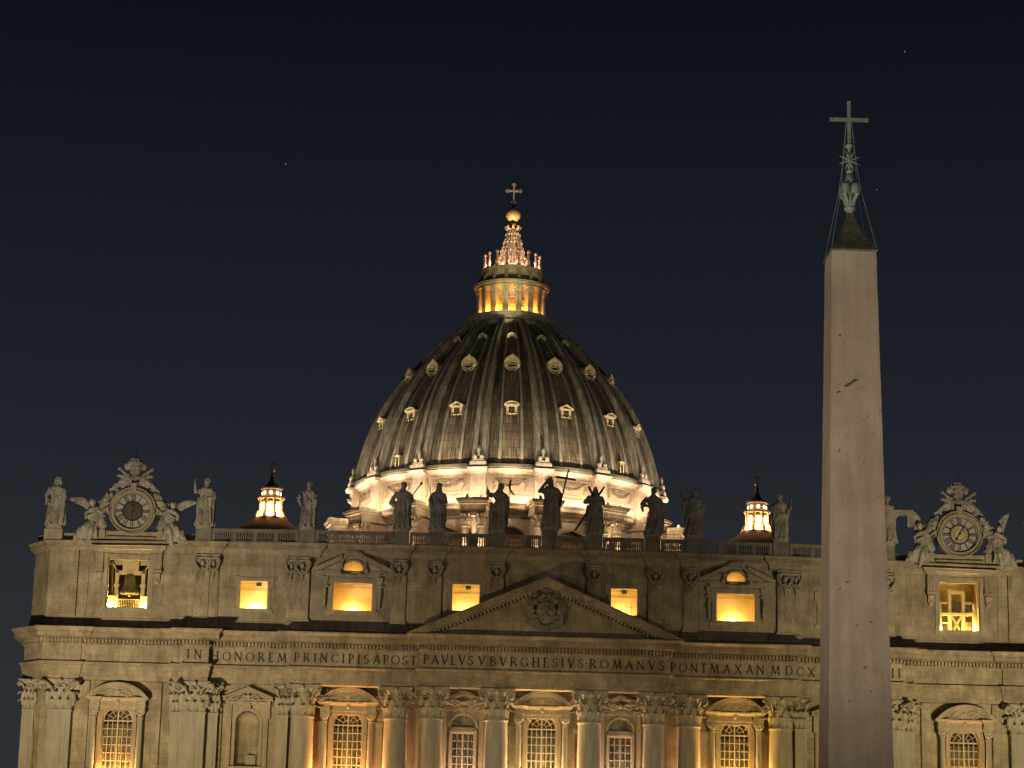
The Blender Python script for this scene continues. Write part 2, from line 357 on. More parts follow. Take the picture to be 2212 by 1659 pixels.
def capital_round(R0, H, ab):
    mb = MB(); mb.lathe([(R0*.9, 0), (R0*.86, H*.1), (R0*.88, H*.5), (R0*1.08, H*.68), (R0*1.4, H*.87)], 24)
    for k in range(8):
        leaf(mb, Matrix.Rotation(k*pi/4, 4, 'Z') @ Matrix.Translation((0, -R0*.98, 0)), R0*.68, H*.33, R0*.46)
        leaf(mb, Matrix.Rotation((k+.5)*pi/4, 4, 'Z') @ Matrix.Translation((0, -R0*1.0, H*.10)), R0*.66, H*.50, R0*.62)
    for k in range(4):
        m = Matrix.Rotation(k*pi/2+pi/4, 4, 'Z'); volute(mb, m, R0*.95, H*.5, ab*1.14, H*.87, R0*.33, R0*.15)
        m = Matrix.Rotation(k*pi/2, 4, 'Z')
        for s in (-1, 1):
            volute(mb, m @ Matrix.Translation((0, -R0*1.2, 0)) @ Matrix.Scale(s, 4, (1, 0, 0)), R0*.62, H*.5, R0*.3, H*.84, R0*.2, R0*.10)
            leaf(mb, Matrix.Rotation(k*pi/2+s*.38+pi, 4, 'Z') @ Matrix.Translation((0, -R0*1.05, H*.4)), R0*.4, H*.3, R0*.55)
        mb.ell(m @ Vector((0, -ab*.93, H*.92)), (R0*.17, R0*.15, R0*.19), 8, 6)
    # concave abacus
    for z0, z1, q in ((H*.87, H*.93, .95), (H*.93, H, 1.0)):
        pl = []
        for k in range(4):
            for t in (-.92, -.6, -.2, .2, .6, .92):
                d = ab*q*(1.0-.14*(1-t*t)); x, y = t*ab*q, -d; c, s = cos(k*pi/2), sin(k*pi/2); pl.append((x*c-y*s, x*s+y*c))
        n = len(pl); mb.add([(x, y, z) for z in (z0, z1) for x, y in pl], [tuple(range(n))[::-1], tuple(range(n, 2*n))]+[(i, (i+1) % n, (i+1) % n+n, i+n) for i in range(n)])
    return mb
def capital_flat(w, H, ab, dep=1.0):   # front of the shaft at y=0, runs back to y=dep
    mb = MB(); hw = w/2
    mb.box(-hw*.9, hw*.9, .2, dep, 0, H*.55); mb.prism([(-hw*.9, H*.45), (hw*.9, H*.45), (hw*1.12, H*.7), (ab*.9, H*.87), (-ab*.9, H*.87), (-hw*1.12, H*.7)], -.05, dep)
    for x in (-.62, 0, .62): leaf(mb, Matrix.Translation((x*hw, -.12, H*.46)), w*.22, H*.30, .5)
    for i, x in enumerate((-.68, 0, .68)): leaf(mb, Matrix.Translation((x*hw, 0, 0)), w*.30, H*.33, .52)
    for x in (-1.0, -.34, .34, 1.0): leaf(mb, Matrix.Translation((x*hw, 0, H*.12)), w*.30, H*.48, .68)
    for s in (-1, 1):
        for z, h in ((0, .31), (.12, .46)): leaf(mb, Matrix.Translation((s*hw, .35, H*z)) @ Matrix.Rotation(s*pi/2, 4, 'Z'), w*.3, H*h, .45)
        volute(mb, Matrix.Translation((0, -.25, 0)) @ Matrix.Scale(s, 4, (1, 0, 0)) @ Matrix.Rotation(-.5, 4, 'Z'), hw*.55, H*.52, ab*.97, H*.88, w*.17, w*.085)
        volute(mb, Matrix.Translation((0, -.25, 0)) @ Matrix.Scale(s, 4, (1, 0, 0)), hw*.5, H*.5, hw*.22, H*.85, w*.11, w*.055)
    mb.ell((0, -.55, H*.93), (.24, .2, .26), 8, 6)
    for z0, z1, q in ((H*.87, H*.93, .95), (H*.93, H, 1.0)):
        pl = [(-ab*q, dep), (-ab*q, -.45*q-.15)]+[(t*ab*q, -.25*q-.35*abs(t)**2) for t in (-.92, -.6, -.2, .2, .6, .92)]+[(ab*q, -.45*q-.15), (ab*q, dep)]
        n = len(pl); mb.add([(x, y, z) for z in (z0, z1) for x, y in pl], [tuple(range(n))[::-1], tuple(range(n, 2*n))]+[(i, (i+1) % n, (i+1) % n+n, i+n) for i in range(n)])
    return mb
ZC0, ZC1 = 34.35, 37.52
H_ = ZC1-ZC0
B = thing('basilica_facade', 'broad travertine church front with giant columns, Latin inscription and lit attic windows', 'church facade', (0, 0, 5))
def fpart(name, mb, m, parent=None, smooth=False, loc=(0, 0, 0)):   # facade geometry is written in world coordinates
    if parent is None: return part(name, mb, m, B, smooth, (loc[0], loc[1], loc[2]-5))
    return part(name, mb, m, parent, smooth, loc)
cap_me = capital_round(1.24, H_, 1.92).mesh('capital', True); capf_me = capital_flat(2.5, H_, 2.1, 1.0).mesh('capital_flat', True)
sh = MB().lathe([(1.36, 8), (1.36, 20), (1.33, 26), (1.27, 31), (1.22, 34.0), (1.24, 34.05), (1.34, 34.1), (1.34, 34.25), (1.26, 34.3), (1.26, 34.36)], 40).mesh('column', True)
cols = [(-26.05, -.85), (25.95, -.85), (-15.95, -.85), (15.9, -.85), (-12.1, -2.05), (12.1, -2.05), (-5.05, -2.05), (5.02, -2.05)]
for x, y in cols:
    c = fpart('column', sh, 'shaft', loc=(x, y, 0)); part('capital', cap_me, 'carved', c, loc=(0, 0, ZC0))
fsh = MB().box(-1.25, 1.25, 0, 1.2, 5, 34.1).box(-1.36, 1.36, -.11, 1.2, 34.1, 34.3).box(-1.25, 1.25, 0, 1.2, 34.3, 34.36).mesh('pilaster')
pil = [(-37.65, -2.35), (37.9, -2.35), (-52.2, -1.35), (52.3, -1.35)]
for x, y in pil:
    c = fpart('pilaster', fsh, 'shaft', loc=(x, y, 0)); part('capital', capf_me, 'carved', c, loc=(0, 0, ZC0))
hsh = MB().box(-.62, .62, 0, 1.2, 5, 34.1).box(-.7, .7, -.1, 1.2, 34.1, 34.3).mesh('half_pilaster')
hcap = capital_flat(1.3, H_, 1.15, 1.0).mesh('capital_half', True)
for x, y in ((-39.55, -1.5), (-35.75, -1.5), (39.8, -1.5), (36.0, -1.5), (-28.2, -1.15), (28.1, -1.15), (-55.75, -.2), (55.8, -.2)):
    c = fpart('half_pilaster', hsh, 'shaft', loc=(x, y, 0)); part('capital', hcap, 'carved', c, loc=(0, 0, ZC0))
# ------------------------------------------------------------------ walls
def wall(mb, x0, x1, z0, z1, y, holes, dep):
    xs = sorted({x0, x1} | {v for h in holes for v in h[:2] if x0 < v < x1}); zs = sorted({z0, z1} | {v for h in holes for v in h[2:4] if z0 < v < z1})
    for i in range(len(xs)-1):
        for j in range(len(zs)-1):
            cx, cz = (xs[i]+xs[i+1])/2, (zs[j]+zs[j+1])/2
            if any(h[0] < cx < h[1] and h[2] < cz < h[3] for h in holes): continue
            mb.box(xs[i], xs[i+1], y, y+dep, zs[j], zs[j+1]) if False else mb.add([(xs[i], y, zs[j]), (xs[i+1], y, zs[j]), (xs[i+1], y, zs[j+1]), (xs[i], y, zs[j+1])], [(0, 1, 2, 3)])
    for a, b, c, d in [h[:4] for h in holes if x0 <= h[0] and h[1] <= x1]:
        q = y+dep
        mb.add([(a, y, c), (b, y, c), (b, y, d), (a, y, d), (a, q, c), (b, q, c), (b, q, d), (a, q, d)], [(0, 4, 5, 1), (1, 5, 6, 2), (2, 6, 7, 3), (3, 7, 4, 0)])
NW, DW = [], []
for s in (-1, 1):
    NW.append((s*31.95-1.32, s*31.95+1.32, 28.9, 34.75)); DW.append((s*8.6-1.45, s*8.6+1.45, 24, 35.15))
mw = [(x-1.78, x+1.78, 22, 35.4) for x in (-21.15, 21.15, 0)]
fw_ = [(x-1.78, x+1.78, 22, 35.15) for x in (-46.0, 46.1)]
w = MB()
wall(w, -27.4, 27.4, 5, 38.6, 1.0, mw+DW, .5)
wall(w, -35.2, -27.4, 5, 38.0, -.45, NW[:1], .4); wall(w, 27.4, 35.2, 5, 38.0, -.45, NW[1:], .4)
wall(w, -54.4, -35.2, 5, 38.0, -.25, fw_[:1], .5); wall(w, 35.2, 54.5, 5, 38.0, -.25, fw_[1:], .5)
for s in (-1, 1):   # returns and end walls
    w.add([(s*27.4, -.45, 5), (s*27.4, 1, 5), (s*27.4, 1, 38), (s*27.4, -.45, 38)], [(0, 1, 2, 3)])
    w.add([(s*54.4, -.25, 5), (s*56.8, 2.0, 5), (s*56.8, 2.0, 38), (s*54.4, -.25, 38)], [(0, 1, 2, 3)])
    w.add([(s*56.8, 2.0, 5), (s*56.8, 30, 5), (s*56.8, 30, 38), (s*56.8, 2.0, 38)], [(0, 1, 2, 3)])
    # pilaster strips and wall panels in the outer bays
    w.box(s*49.7-.5, s*49.7+.5, -.6, -.25, 5, 37.5); w.box(s*41.9-.5, s*41.9+.5, -.6, -.25, 5, 37.5)
    w.box(s*35.1-.35, s*35.1+.35, -.8, -.45, 5, 37.5)
    w.box(min(s*49, s*50.2), max(s*49, s*50.2), -.66, -.25, 35.55, 35.8)
fpart('lower_wall', w, 'trav')
pw = MB()
for x in (-17.9, -24.4, 17.9, 24.4, -3.9, 3.9): 
    pw.box(x-.5, x+.5, .72, 1.0, 5, 33.55); pw.box(x-.58, x+.58, .62, 1.0, 33.55, 33.9)
fpart('wall_panel', pw, 'plain')
for s in (-1, 1): fpart('brick_panel', MB().box(s*3.9-.3, s*3.9+.3, .66, .72, 5, 33.2), 'brick')
# ------------------------------------------------------------------ entablature
def mir(p): return [(-x, y) for x, y in p[::-1]]
half = [(-56.9, 30), (-56.9, 1.5), (-54.4, -1.35), (-50.3, -1.35), (-50.3, -1.05), (-40.2, -1.05), (-40.2, -1.6), (-38.95, -1.6), (-38.95, -2.4), (-36.35, -2.4), (-36.35, -1.25), (-27.5, -1.25), (-27.5, -2.15), (-13.5, -2.15), (-13.5, -3.4)]
path = half+mir(half)
fpart('architrave', MB().sweep(path, [(-.3, 37.56), (0, 37.56), (0, 38.04), (.05, 38.06), (.05, 38.1), (.12, 38.12), (.12, 38.62), (.17, 38.64), (.17, 38.68), (.24, 38.7), (.24, 39.14), (.3, 39.18), (.46, 39.3), (.46, 39.45), (-.3, 39.45)]), 'trav')
fpart('frieze', MB().sweep(path, [(-.3, 39.463), (0, 39.463), (0, 41.24), (-.3, 41.24)]), 'trav')
cor = MB().sweep(path, [(-.3, 41.243), (.05, 41.243), (.12, 41.38), (.26, 41.44), (.3, 41.5), (.12, 41.52), (.12, 41.98), (.5, 42.02), (.66, 42.08), (1.12, 42.1), (1.12, 42.62), (1.2, 42.64), (1.2, 42.72), (1.3, 42.8), (1.46, 42.98), (1.46, 43.12), (-.3, 43.14)])
fpart('cornice', cor, 'trav')
den = MB()
for i in range(len(path)-1):
    a, b = path[i], path[i+1]
    if abs(a[1]-b[1]) > .01: continue
    e0 = .3 if i and path[i-1][1] > a[1] else -.3; e1 = .3 if i+2 < len(path) and path[i+2][1] > b[1] else -.3
    x = a[0]-e0+.02
    while x < b[0]+e1-.2: den.box(x, x+.23, a[1]-.48, a[1]-.11, 41.53, 41.94); x += .38
fpart('dentils', den, 'trav')
body = MB()
for x0, x1, y0, yb in ((-13.4, 13.4, -3.3, -1.7), (-27.4, -13.5, -2.05, -.5), (13.5, 27.4, -2.05, -.5)):
    body.box(x0, x1, y0, yb, 37.563, 42.9); body.box(x0, x1, yb+.003, 3, 38.7, 42.9)
for x in (-26.1, -15.95, -12.1, -5.05, 5.05, 12.1, 15.95, 26.1): body.box(x-1.3, x+1.3, -.497 if abs(x) > 13.5 else -1.697, 1.2, 37.57, 38.697)
for s in (-1, 1): 
    body.box(min(s*35.3, s*27.5), max(s*35.3, s*27.5), -1.15, 3, 37.57, 42.9); body.box(min(s*54.3, s*35.4), max(s*54.3, s*35.4), -.95, 3, 37.57, 42.9)
fpart('soffit', body, 'trav')
# pediment
ap, cz, hx = 49.62, 43.15, 14.98
def rake(t0, t1, y0, y1):
    f = lambda x, t: cz+(ap-cz)*(1-abs(x)/hx)-t
    k0, k1 = hx*(1-t0/(ap-cz)), hx*(1-t1/(ap-cz))
    return MB().strip([(-k0, cz), (0, ap-t0), (k0, cz)], [(-k1, cz+.001), (0, ap-t1), (k1, cz+.001)], y0, y1)
ped = holder('pediment', B, (0, 0, -5))
part('raking_cornice', rake(0, .2, -4.9, -.01).merge(rake(.2, .34, -4.7, -3.4)).merge(rake(.34, .86, -4.55, -3.4)).merge(rake(.86, .98, -4.1, -3.4)).merge(rake(.98, 1.32, -3.5, -3.4)).merge(rake(1.32, 1.5, -3.72, -3.4)), 'trav', ped)
d2 = MB()
L_ = math.hypot(hx, ap-cz); ang = math.atan2(ap-cz, hx)
for s in (-1, 1):
    k = 1.6
    while k < L_-1.7:
        x = -s*(hx-k*cos(ang)); z = cz+k*sin(ang)-1.12
        d2.tbox(Matrix.Translation((x, 0, z)) @ Matrix.Rotation(-ang if s > 0 else ang, 4, 'Y'), -.13, .13, -4.0, -3.45, -.15, .15); k += .44
part('dentils', d2, 'trav', ped)
part('tympanum', MB().prism([(-hx+2.4, cz+.005), (hx-2.4, cz+.005), (0, ap-1.0)], -3.38, -3.2), 'trav', ped)
# ------------------------------------------------------------------ inscription
SW, TW = .15, .09
def serif(x, z, w=.15): return ('l', x-w, z, x+w, z, .05)
GL = {
 'I': (.30, [('l', .15, 0, .15, 1, SW), serif(.15, .02), serif(.15, .98)]),
 'N': (.82, [('l', .12, 0, .12, 1, TW), ('l', .10, .98, .72, .02, SW), ('l', .70, 0, .70, 1, TW), serif(.12, .02, .12), serif(.08, .98, .1), serif(.70, .98, .12)]),
 'H': (.84, [('l', .15, 0, .15, 1, SW), ('l', .69, 0, .69, 1, SW), ('l', .15, .52, .69, .52, TW)]+[serif(x, z, .14) for x in (.15, .69) for z in (.02, .98)]),
 'O': (.92, [('a', .46, .5, .40, .46, 0, 360, .10)]),
 'R': (.74, [('l', .14, 0, .14, 1, SW), serif(.14, .02), ('l', .02, .98, .3, .98, TW), ('a', .30, .74, .24, .23, -90, 90, .10), ('l', .14, .51, .32, .51, TW), ('l', .32, .5, .70, .02, SW)]),
 'E': (.60, [('l', .14, 0, .14, 1, SW), ('l', .02, .98, .52, .98, TW), ('l', .02, .02, .54, .02, TW), ('l', .14, .52, .45, .52, TW), ('l', .51, .86, .51, 1, .05), ('l', .53, .0, .53, .16, .05)]),
 'M': (.98, [('l', .10, 0, .20, 1, TW), ('l', .20, 1, .49, .08, SW), ('l', .49, .08, .78, 1, TW), ('l', .78, 1, .88, 0, SW), serif(.10, .02, .12), serif(.88, .02, .13), serif(.16, .98, .08), serif(.82, .98, .08)]),
 'P': (.62, [('l', .14, 0, .14, 1, SW), serif(.14, .02), ('l', .02, .98, .3, .98, TW), ('a', .30, .72, .24, .25, -90, 90, .10), ('l', .14, .47, .32, .47, TW)]),
 'C': (.80, [('a', .46, .5, .38, .46, 42, 318, .10), ('l', .72, .72, .72, .92, .05), ('l', .72, .08, .72, .26, .05)]),
 'S': (.58, [('a', .29, .74, .19, .22, 30, 270, .10), ('a', .29, .27, .21, .25, -150, 90, .11), ('l', .47, .78, .47, .95, .05), ('l', .08, .05, .08, .22, .05)]),
 'A': (.80, [('l', .10, 0, .40, 1, TW), ('l', .40, 1, .72, 0, SW), ('l', .22, .38, .58, .38, TW), serif(.10, .02, .1), serif(.71, .02, .12)]),
 'T': (.72, [('l', .36, 0, .36, 1, SW), ('l', .04, .97, .68, .97, TW), serif(.36, .02), ('l', .05, .83, .05, 1, .05), ('l', .67, .83, .67, 1, .05)]),
 'V': (.78, [('l', .09, 1, .39, 0, SW), ('l', .39, 0, .69, 1, TW), serif(.10, .98, .12), serif(.69, .98, .1)]),
 'L': (.60, [('l', .14, 0, .14, 1, SW), serif(.14, .98), ('l', .02, .02, .54, .02, TW), ('l', .53, 0, .53, .18, .05)]),
 'B': (.66, [('l', .14, 0, .14, 1, SW), ('l', .02, .98, .3, .98, TW), ('l', .02, .02, .32, .02, TW), ('l', .14, .53, .3, .53, TW), ('a', .29, .76, .21, .22, -90, 90, .10), ('a', .31, .27, .26, .25, -90, 90, .11)]),
 'G': (.86, [('a', .46, .5, .38, .46, 42, 318, .10), ('l', .72, .05, .72, .42, SW), serif(.72, .43, .13), ('l', .72, .74, .72, .92, .05)]),
 'X': (.80, [('l', .10, 1, .70, 0, SW), ('l', .68, 1, .10, 0, TW)]+[serif(x, z, .11) for x in (.1, .69) for z in (.02, .98)]),
 'D': (.84, [('l', .14, 0, .14, 1, SW), ('l', .02, .98, .36, .98, TW), ('l', .02, .02, .36, .02, TW), ('a', .34, .5, .40, .48, -90, 90, .10)]),
}
def letters(mb, word, x0, x1, y, z, h, dep=.04, m=None):
    ws = [GL[c][0] for c in word]; gap = 0 if len(word) < 2 else ((x1-x0)/h-sum(ws))/(len(word)-1); x = x0; k = 0
    for c, wd in zip(word, ws):
        for st in GL[c][1]:
            k += 1; y0 = y-dep-.0012*(k % 9)
            if st[0] == 'l':
                _, ax, az, bx, bz, t = st; dx, dz = bx-ax, bz-az; l = math.hypot(dx, dz); nx, nz = -dz/l*t/2, dx/l*t/2
                q = [(ax+nx, az+nz), (bx+nx, bz+nz), (bx-nx, bz-nz), (ax-nx, az-nz)]
                mb.prism([(x+px*h, z+pz*h) for px, pz in q], y0, y)
            else:
                _, cx, cz_, rx, rz, a, b, t = st; n = 18; A = []; Bq = []
                for i in range(n+1):
                    g_ = R(a+(b-a)*i/n); tt = t*(.45+.75*abs(cos(g_)))/2
                    A.append((x+(cx+(rx+tt)*cos(g_))*h, z+(cz_+(rz+tt)*sin(g_))*h)); Bq.append((x+(cx+(rx-tt)*cos(g_))*h, z+(cz_+(rz-tt)*sin(g_))*h))
                mb.strip(A, Bq, y0, y)
        x += (wd+gap)*h
    return mb
def ux(u, y): return -13.13+(y+252)*math.tan(math.atan((u-1105.5)/5002.9/ .99)+.035584)
ins = holder('inscription', B, (0, 0, -5))
words = [('IN', -38.72, -37.1, -2.4), ('HONOREM', -36.2, -28.0, -1.25), ('PRINCIPIS', -27.15, -19.01, -2.15), ('APOST', -18.58, -13.85, -2.15), ('PAVLVS', -13.12, -7.73, -3.4), ('V', -7.2, -6.4, -3.4),
 ('BVRGHESIVS', -5.93, 4.19, -3.4), ('ROMANVS', 4.85, 13.0, -3.4), ('PONT', 13.75, 17.74, -2.15), ('MAX', 18.05, 21.53, -2.15), ('AN', 21.98, 23.97, -2.15), ('MD', 24.72, 27.12, -2.15), ('CX', 27.62, 29.66, -1.25), ('II', 30.3, 31.1, -1.25), ('PONT', 31.7, 35.0, -1.25), ('V', 36.6, 37.4, -2.4), ('II', 37.84, 38.86, -2.4)]
for wd, a, b, y in words:
    ws = [GL[c][0] for c in wd]; gap = 0 if len(wd) < 2 else ((b-a)-sum(ws))/(len(wd)-1); x = a
    for c, w_ in zip(wd, ws): part('letter', letters(MB(), c, x, x+w_, y-.001, 39.97, 1.0), 'letter', ins); x += w_+gap
dt = MB()
for x, y in ((-36.75, -2.4), (-27.72, -1.25), (-18.8, -2.15), (-13.62, -2.15), (-7.45, -3.4), (-6.17, -3.4), (4.5, -3.4), (13.28, -3.4), (17.9, -2.15), (21.75, -2.15), (24.25, -2.15)):
    dt.prism([(x-.07, 40.5), (x+.07, 40.5), (x, 40.36)], y-.035, y)
part('separator_dots', dt, 'letter', ins)
# ------------------------------------------------------------------ windows of the great order
def sash(cx, y, hw, z0, zs, rows, cols_, fan):
    mb = MB(); b = .038
    for i in range(cols_+1):
        x = cx-hw+2*hw*i/cols_; t = b*1.9 if i*2 == cols_ else (b*1.6 if i in (0, cols_) else b)
        mb.box(x-t, x+t, y-.05, y+.05, z0, zs)
    for j in range(rows+1):
        z = z0+(zs-z0)*j/rows; t = b*1.8 if j == rows else b; mb.box(cx-hw, cx+hw, y-.062, y+.062, z-t, z+t)
    if fan:
        for k in range(1, 6):
            if k == 3: mb.box(cx-b*1.9, cx+b*1.9, y-.05, y+.05, zs, zs+hw-.02); continue
            a = pi*k/6; mb.tube([(cx+.55*hw*.6*cos(a), y, zs+.55*hw*.6*sin(a)), (cx+hw*cos(a), y, zs+hw*sin(a))], .04, 4)
        for r_ in (.34, .68): mb.tube([(x, y, z) for x, z in arc(cx, zs, hw*r_, hw*r_, 0, pi, 14)], .04, 4)
        mb.strip(arc(cx, zs, hw, hw, 0, pi, 20), arc(cx, zs, hw-.12, hw-.12, 0, pi, 20), y-.07, y+.07)
    return mb
def drape(cx, y, hw, z0, z1, seed, tops=0):
    rnd = random.Random(seed); mb = MB(); n = 56; vs = []; fs = []; ph = [rnd.uniform(0, 6) for _ in range(4)]
    for j in range(9):
        t = j/8
        for i in range(n+1):
            s = i/n; x = cx-hw+2*hw*s
            vs.append((x, y+.10*sin(26*s+ph[0]+t)+.05*sin(61*s+ph[1]-t*1.5)+.03*sin(130*s+ph[2]), z0+(z1-z0)*t))
    for j in range(8):
        for i in range(n): a = j*(n+1)+i; fs.append((a, a+1, a+n+2, a+n+1))
    return mb.add(vs, fs)
def swirl(mb, cx, y, cz, w, h):
    for s in (-1, 1):
        pts = [(cx+s*w*(.08+.42*t)*(1), y-.05, cz+h*(.45*sin(t*pi*1.1)-.25*t)) for t in [i/8 for i in range(9)]]; mb.tube(pts, [.11-.006*i for i in range(9)], 6)
        pts = [(cx+s*w*(.30+.10*cos(a)), y-.04, cz-h*.12+.18*h*sin(a)) for a in [i*.7 for i in range(8)]]; mb.tube(pts, .07, 6)
        mb.tube([(cx+s*w*.12, y-.05, cz-.1*h), (cx+s*w*.3, y-.05, cz-h*.45), (cx+s*w*.46, y-.05, cz-h*.15)], .08, 6)
    mb.ell((cx, y-.08, cz+.06*h), (w*.085, .16, h*.32), 8, 6)
def small_capital(mb, cx, y, z, r, h):
    mb.lathe([(r*.95, z), (r*1.1, z+h*.5), (r*1.5, z+h*.85)], 12, (cx, y))
    for s in (-1, 1):
        mb.tube([(cx+s*r*.8, y-r*1.1, z+h*.3), (cx+s*r*1.5, y-r*1.3, z+h*.75), (cx+s*r*1.25, y-r*1.2, z+h*.5)], r*.28, 6)
        mb.tube([(cx+s*r*.2, y-r*1.1, z+h*.1), (cx+s*r*.5, y-r*1.5, z+h*.5)], r*.25, 6)
    mb.box(cx-r*1.6, cx+r*1.6, y-r*1.6, y+r*1.4, z+h*.85, z+h)
def arched_window(deep=1.0):   # wall face at y=0, centre x=0
    root = holder('arched_window', B, (0, 0, -5)); S = MB(); zs = 33.6; zb = 22
    arcI = arc(0, zs, 1.62, 1.62, 0, pi, 24); arcO = arc(0, zs, 2.02, 2.02, 0, pi, 24)
    S.strip(arcO, arcI, -.38, .35); S.strip(arc(0, zs, 2.1, 2.1, 0, pi, 24), arc(0, zs, 1.93, 1.93, 0, pi, 24), -.52, -.36)
    for s in (-1, 1):
        a, b = sorted((s*1.62, s*2.02)); S.box(a, b, -.38, .35, zb, zs)
        a, b = sorted((s*1.95, s*2.1)); S.box(a, b, -.52, -.36, zb, zs)
        # spandrel above the arch
        pl = [(s*2.02, zs+.002)]+[(s*2.02*sin(t), zs+2.02*cos(t)) for t in [pi/2*(1-i/10) for i in range(1, 11)]]+[(0, 36.0), (s*2.15, 36.0), (s*2.15, zs+.002)]
        S.prism(pl if s > 0 else pl[::-1], -.12, .3)
    S.box(-.28, .28, -.62, -.3, 35.35, 36.1); S.ell((0, -.6, 35.55), (.22, .22, .3), 8, 6)
    part('archivolt', S, 'plain', root)
    for s in (-1, 1):
        c = part('small_column', MB().lathe([(.33, 22), (.33, 28), (.31, 31), (.28, 33.8), (.34, 33.85), (.34, 33.95), (.28, 34.0)], 16, (s*2.52, -.72)), 'shaft', root, True)
        cp = MB(); small_capital(cp, s*2.52, -.72, 34.0, .32, .66); part('capital', cp, 'carved', c, True)
        part('side_pilaster', MB().box(s*2.52-.36, s*2.52+.36, -.3, 0, 22, 34.6), 'plain', root)
    E_ = MB(); q = [(-3.0, -.02), (-3.0, -1.12), (-2.0, -1.12), (-2.0, -.55), (2.0, -.55), (2.0, -1.12), (3.0, -1.12), (3.0, -.02)]
    E_.sweep(q, [(-.15, 34.67), (0, 34.67), (0, 35.0), (.06, 35.02), (.06, 35.3), (-.0, 35.32), (-.0, 35.62), (.1, 35.68), (.16, 35.8), (.34, 35.86), (.38, 36.02), (-.15, 36.04)])
    E_.box(-2.95, 2.95, -.5, -.02, 34.68, 36.0)
    # segmental pediment
    w, z0, top = 3.25, 36.05, 37.6; h = top-z0; rr = (w*w+h*h)/2/h; cz = top-rr; a = math.asin(w/rr)
    def seg(r_): return [(r_*sin(t), cz+r_*cos(t)) for t in [-a+2*a*i/24 for i in range(25)]]
    E_.strip(seg(rr), seg(rr-.16), -1.62, 0); E_.strip(seg(rr-.16), seg(rr-.34), -1.45, 0); E_.strip(seg(rr-.34), seg(rr-.5), -1.15, 0)
    part('pediment', E_, 'plain', root)
    T = MB(); T.prism([(x, max(z, z0+.0)) for x, z in [p for p in seg(rr-.45) if p[1] > z0+.02]], -.7, -.02); part('tympanum', T, 'plain', root)
    c = MB(); swirl(c, 0, -.72, 36.55, 3.2, .95); part('relief', c, 'carved', root, True)
    part('window_frame', sash(0, .28, 1.6, zs-13*.86, zs, 13, 6, True), 'frame', root)
    part('window_pane', MB().prism([(-1.6, 23)]+arc(0, zs, 1.6, 1.6, 0, pi, 20)[::-1][0:0]+[(1.6, 23)]+arc(0, zs, 1.6, 1.6, 0, pi, 20), .335, .345), 'glass', root)
    cu = MB()
    for s in (-1, 1): cu.merge(drape(s*.8, .75, .84, 23, 33.3, s+5))
    part('curtain', cu, 'curtain', root, True)
    part('room', MB().add([(-1.9, .4, 22), (1.9, .4, 22), (1.9, 2.6, 22), (-1.9, 2.6, 22), (-1.9, .4, 35.5), (1.9, .4, 35.5), (1.9, 2.6, 35.5), (-1.9, 2.6, 35.5)], [(0, 3, 7, 4), (1, 5, 6, 2), (3, 2, 6, 7), (4, 7, 6, 5)]), 'carved', root)
    return root
aw = arched_window()
for x, y, z in ((21.15, 1, 0), (0, 1, .12), (-46.0, -.25, -.28), (46.1, -.25, -.28)): copy_tree(aw, None, (x, y, z-5))
aw.location = (-21.15, 1, -5)
def gable(mb, w, z0, top, y0, y1, t):
    mb.strip([(-w, z0), (0, top), (w, z0)], [(-w+.01, z0-t*.9), (0, top-t), (w-.01, z0-t*.9)], y0, y1)
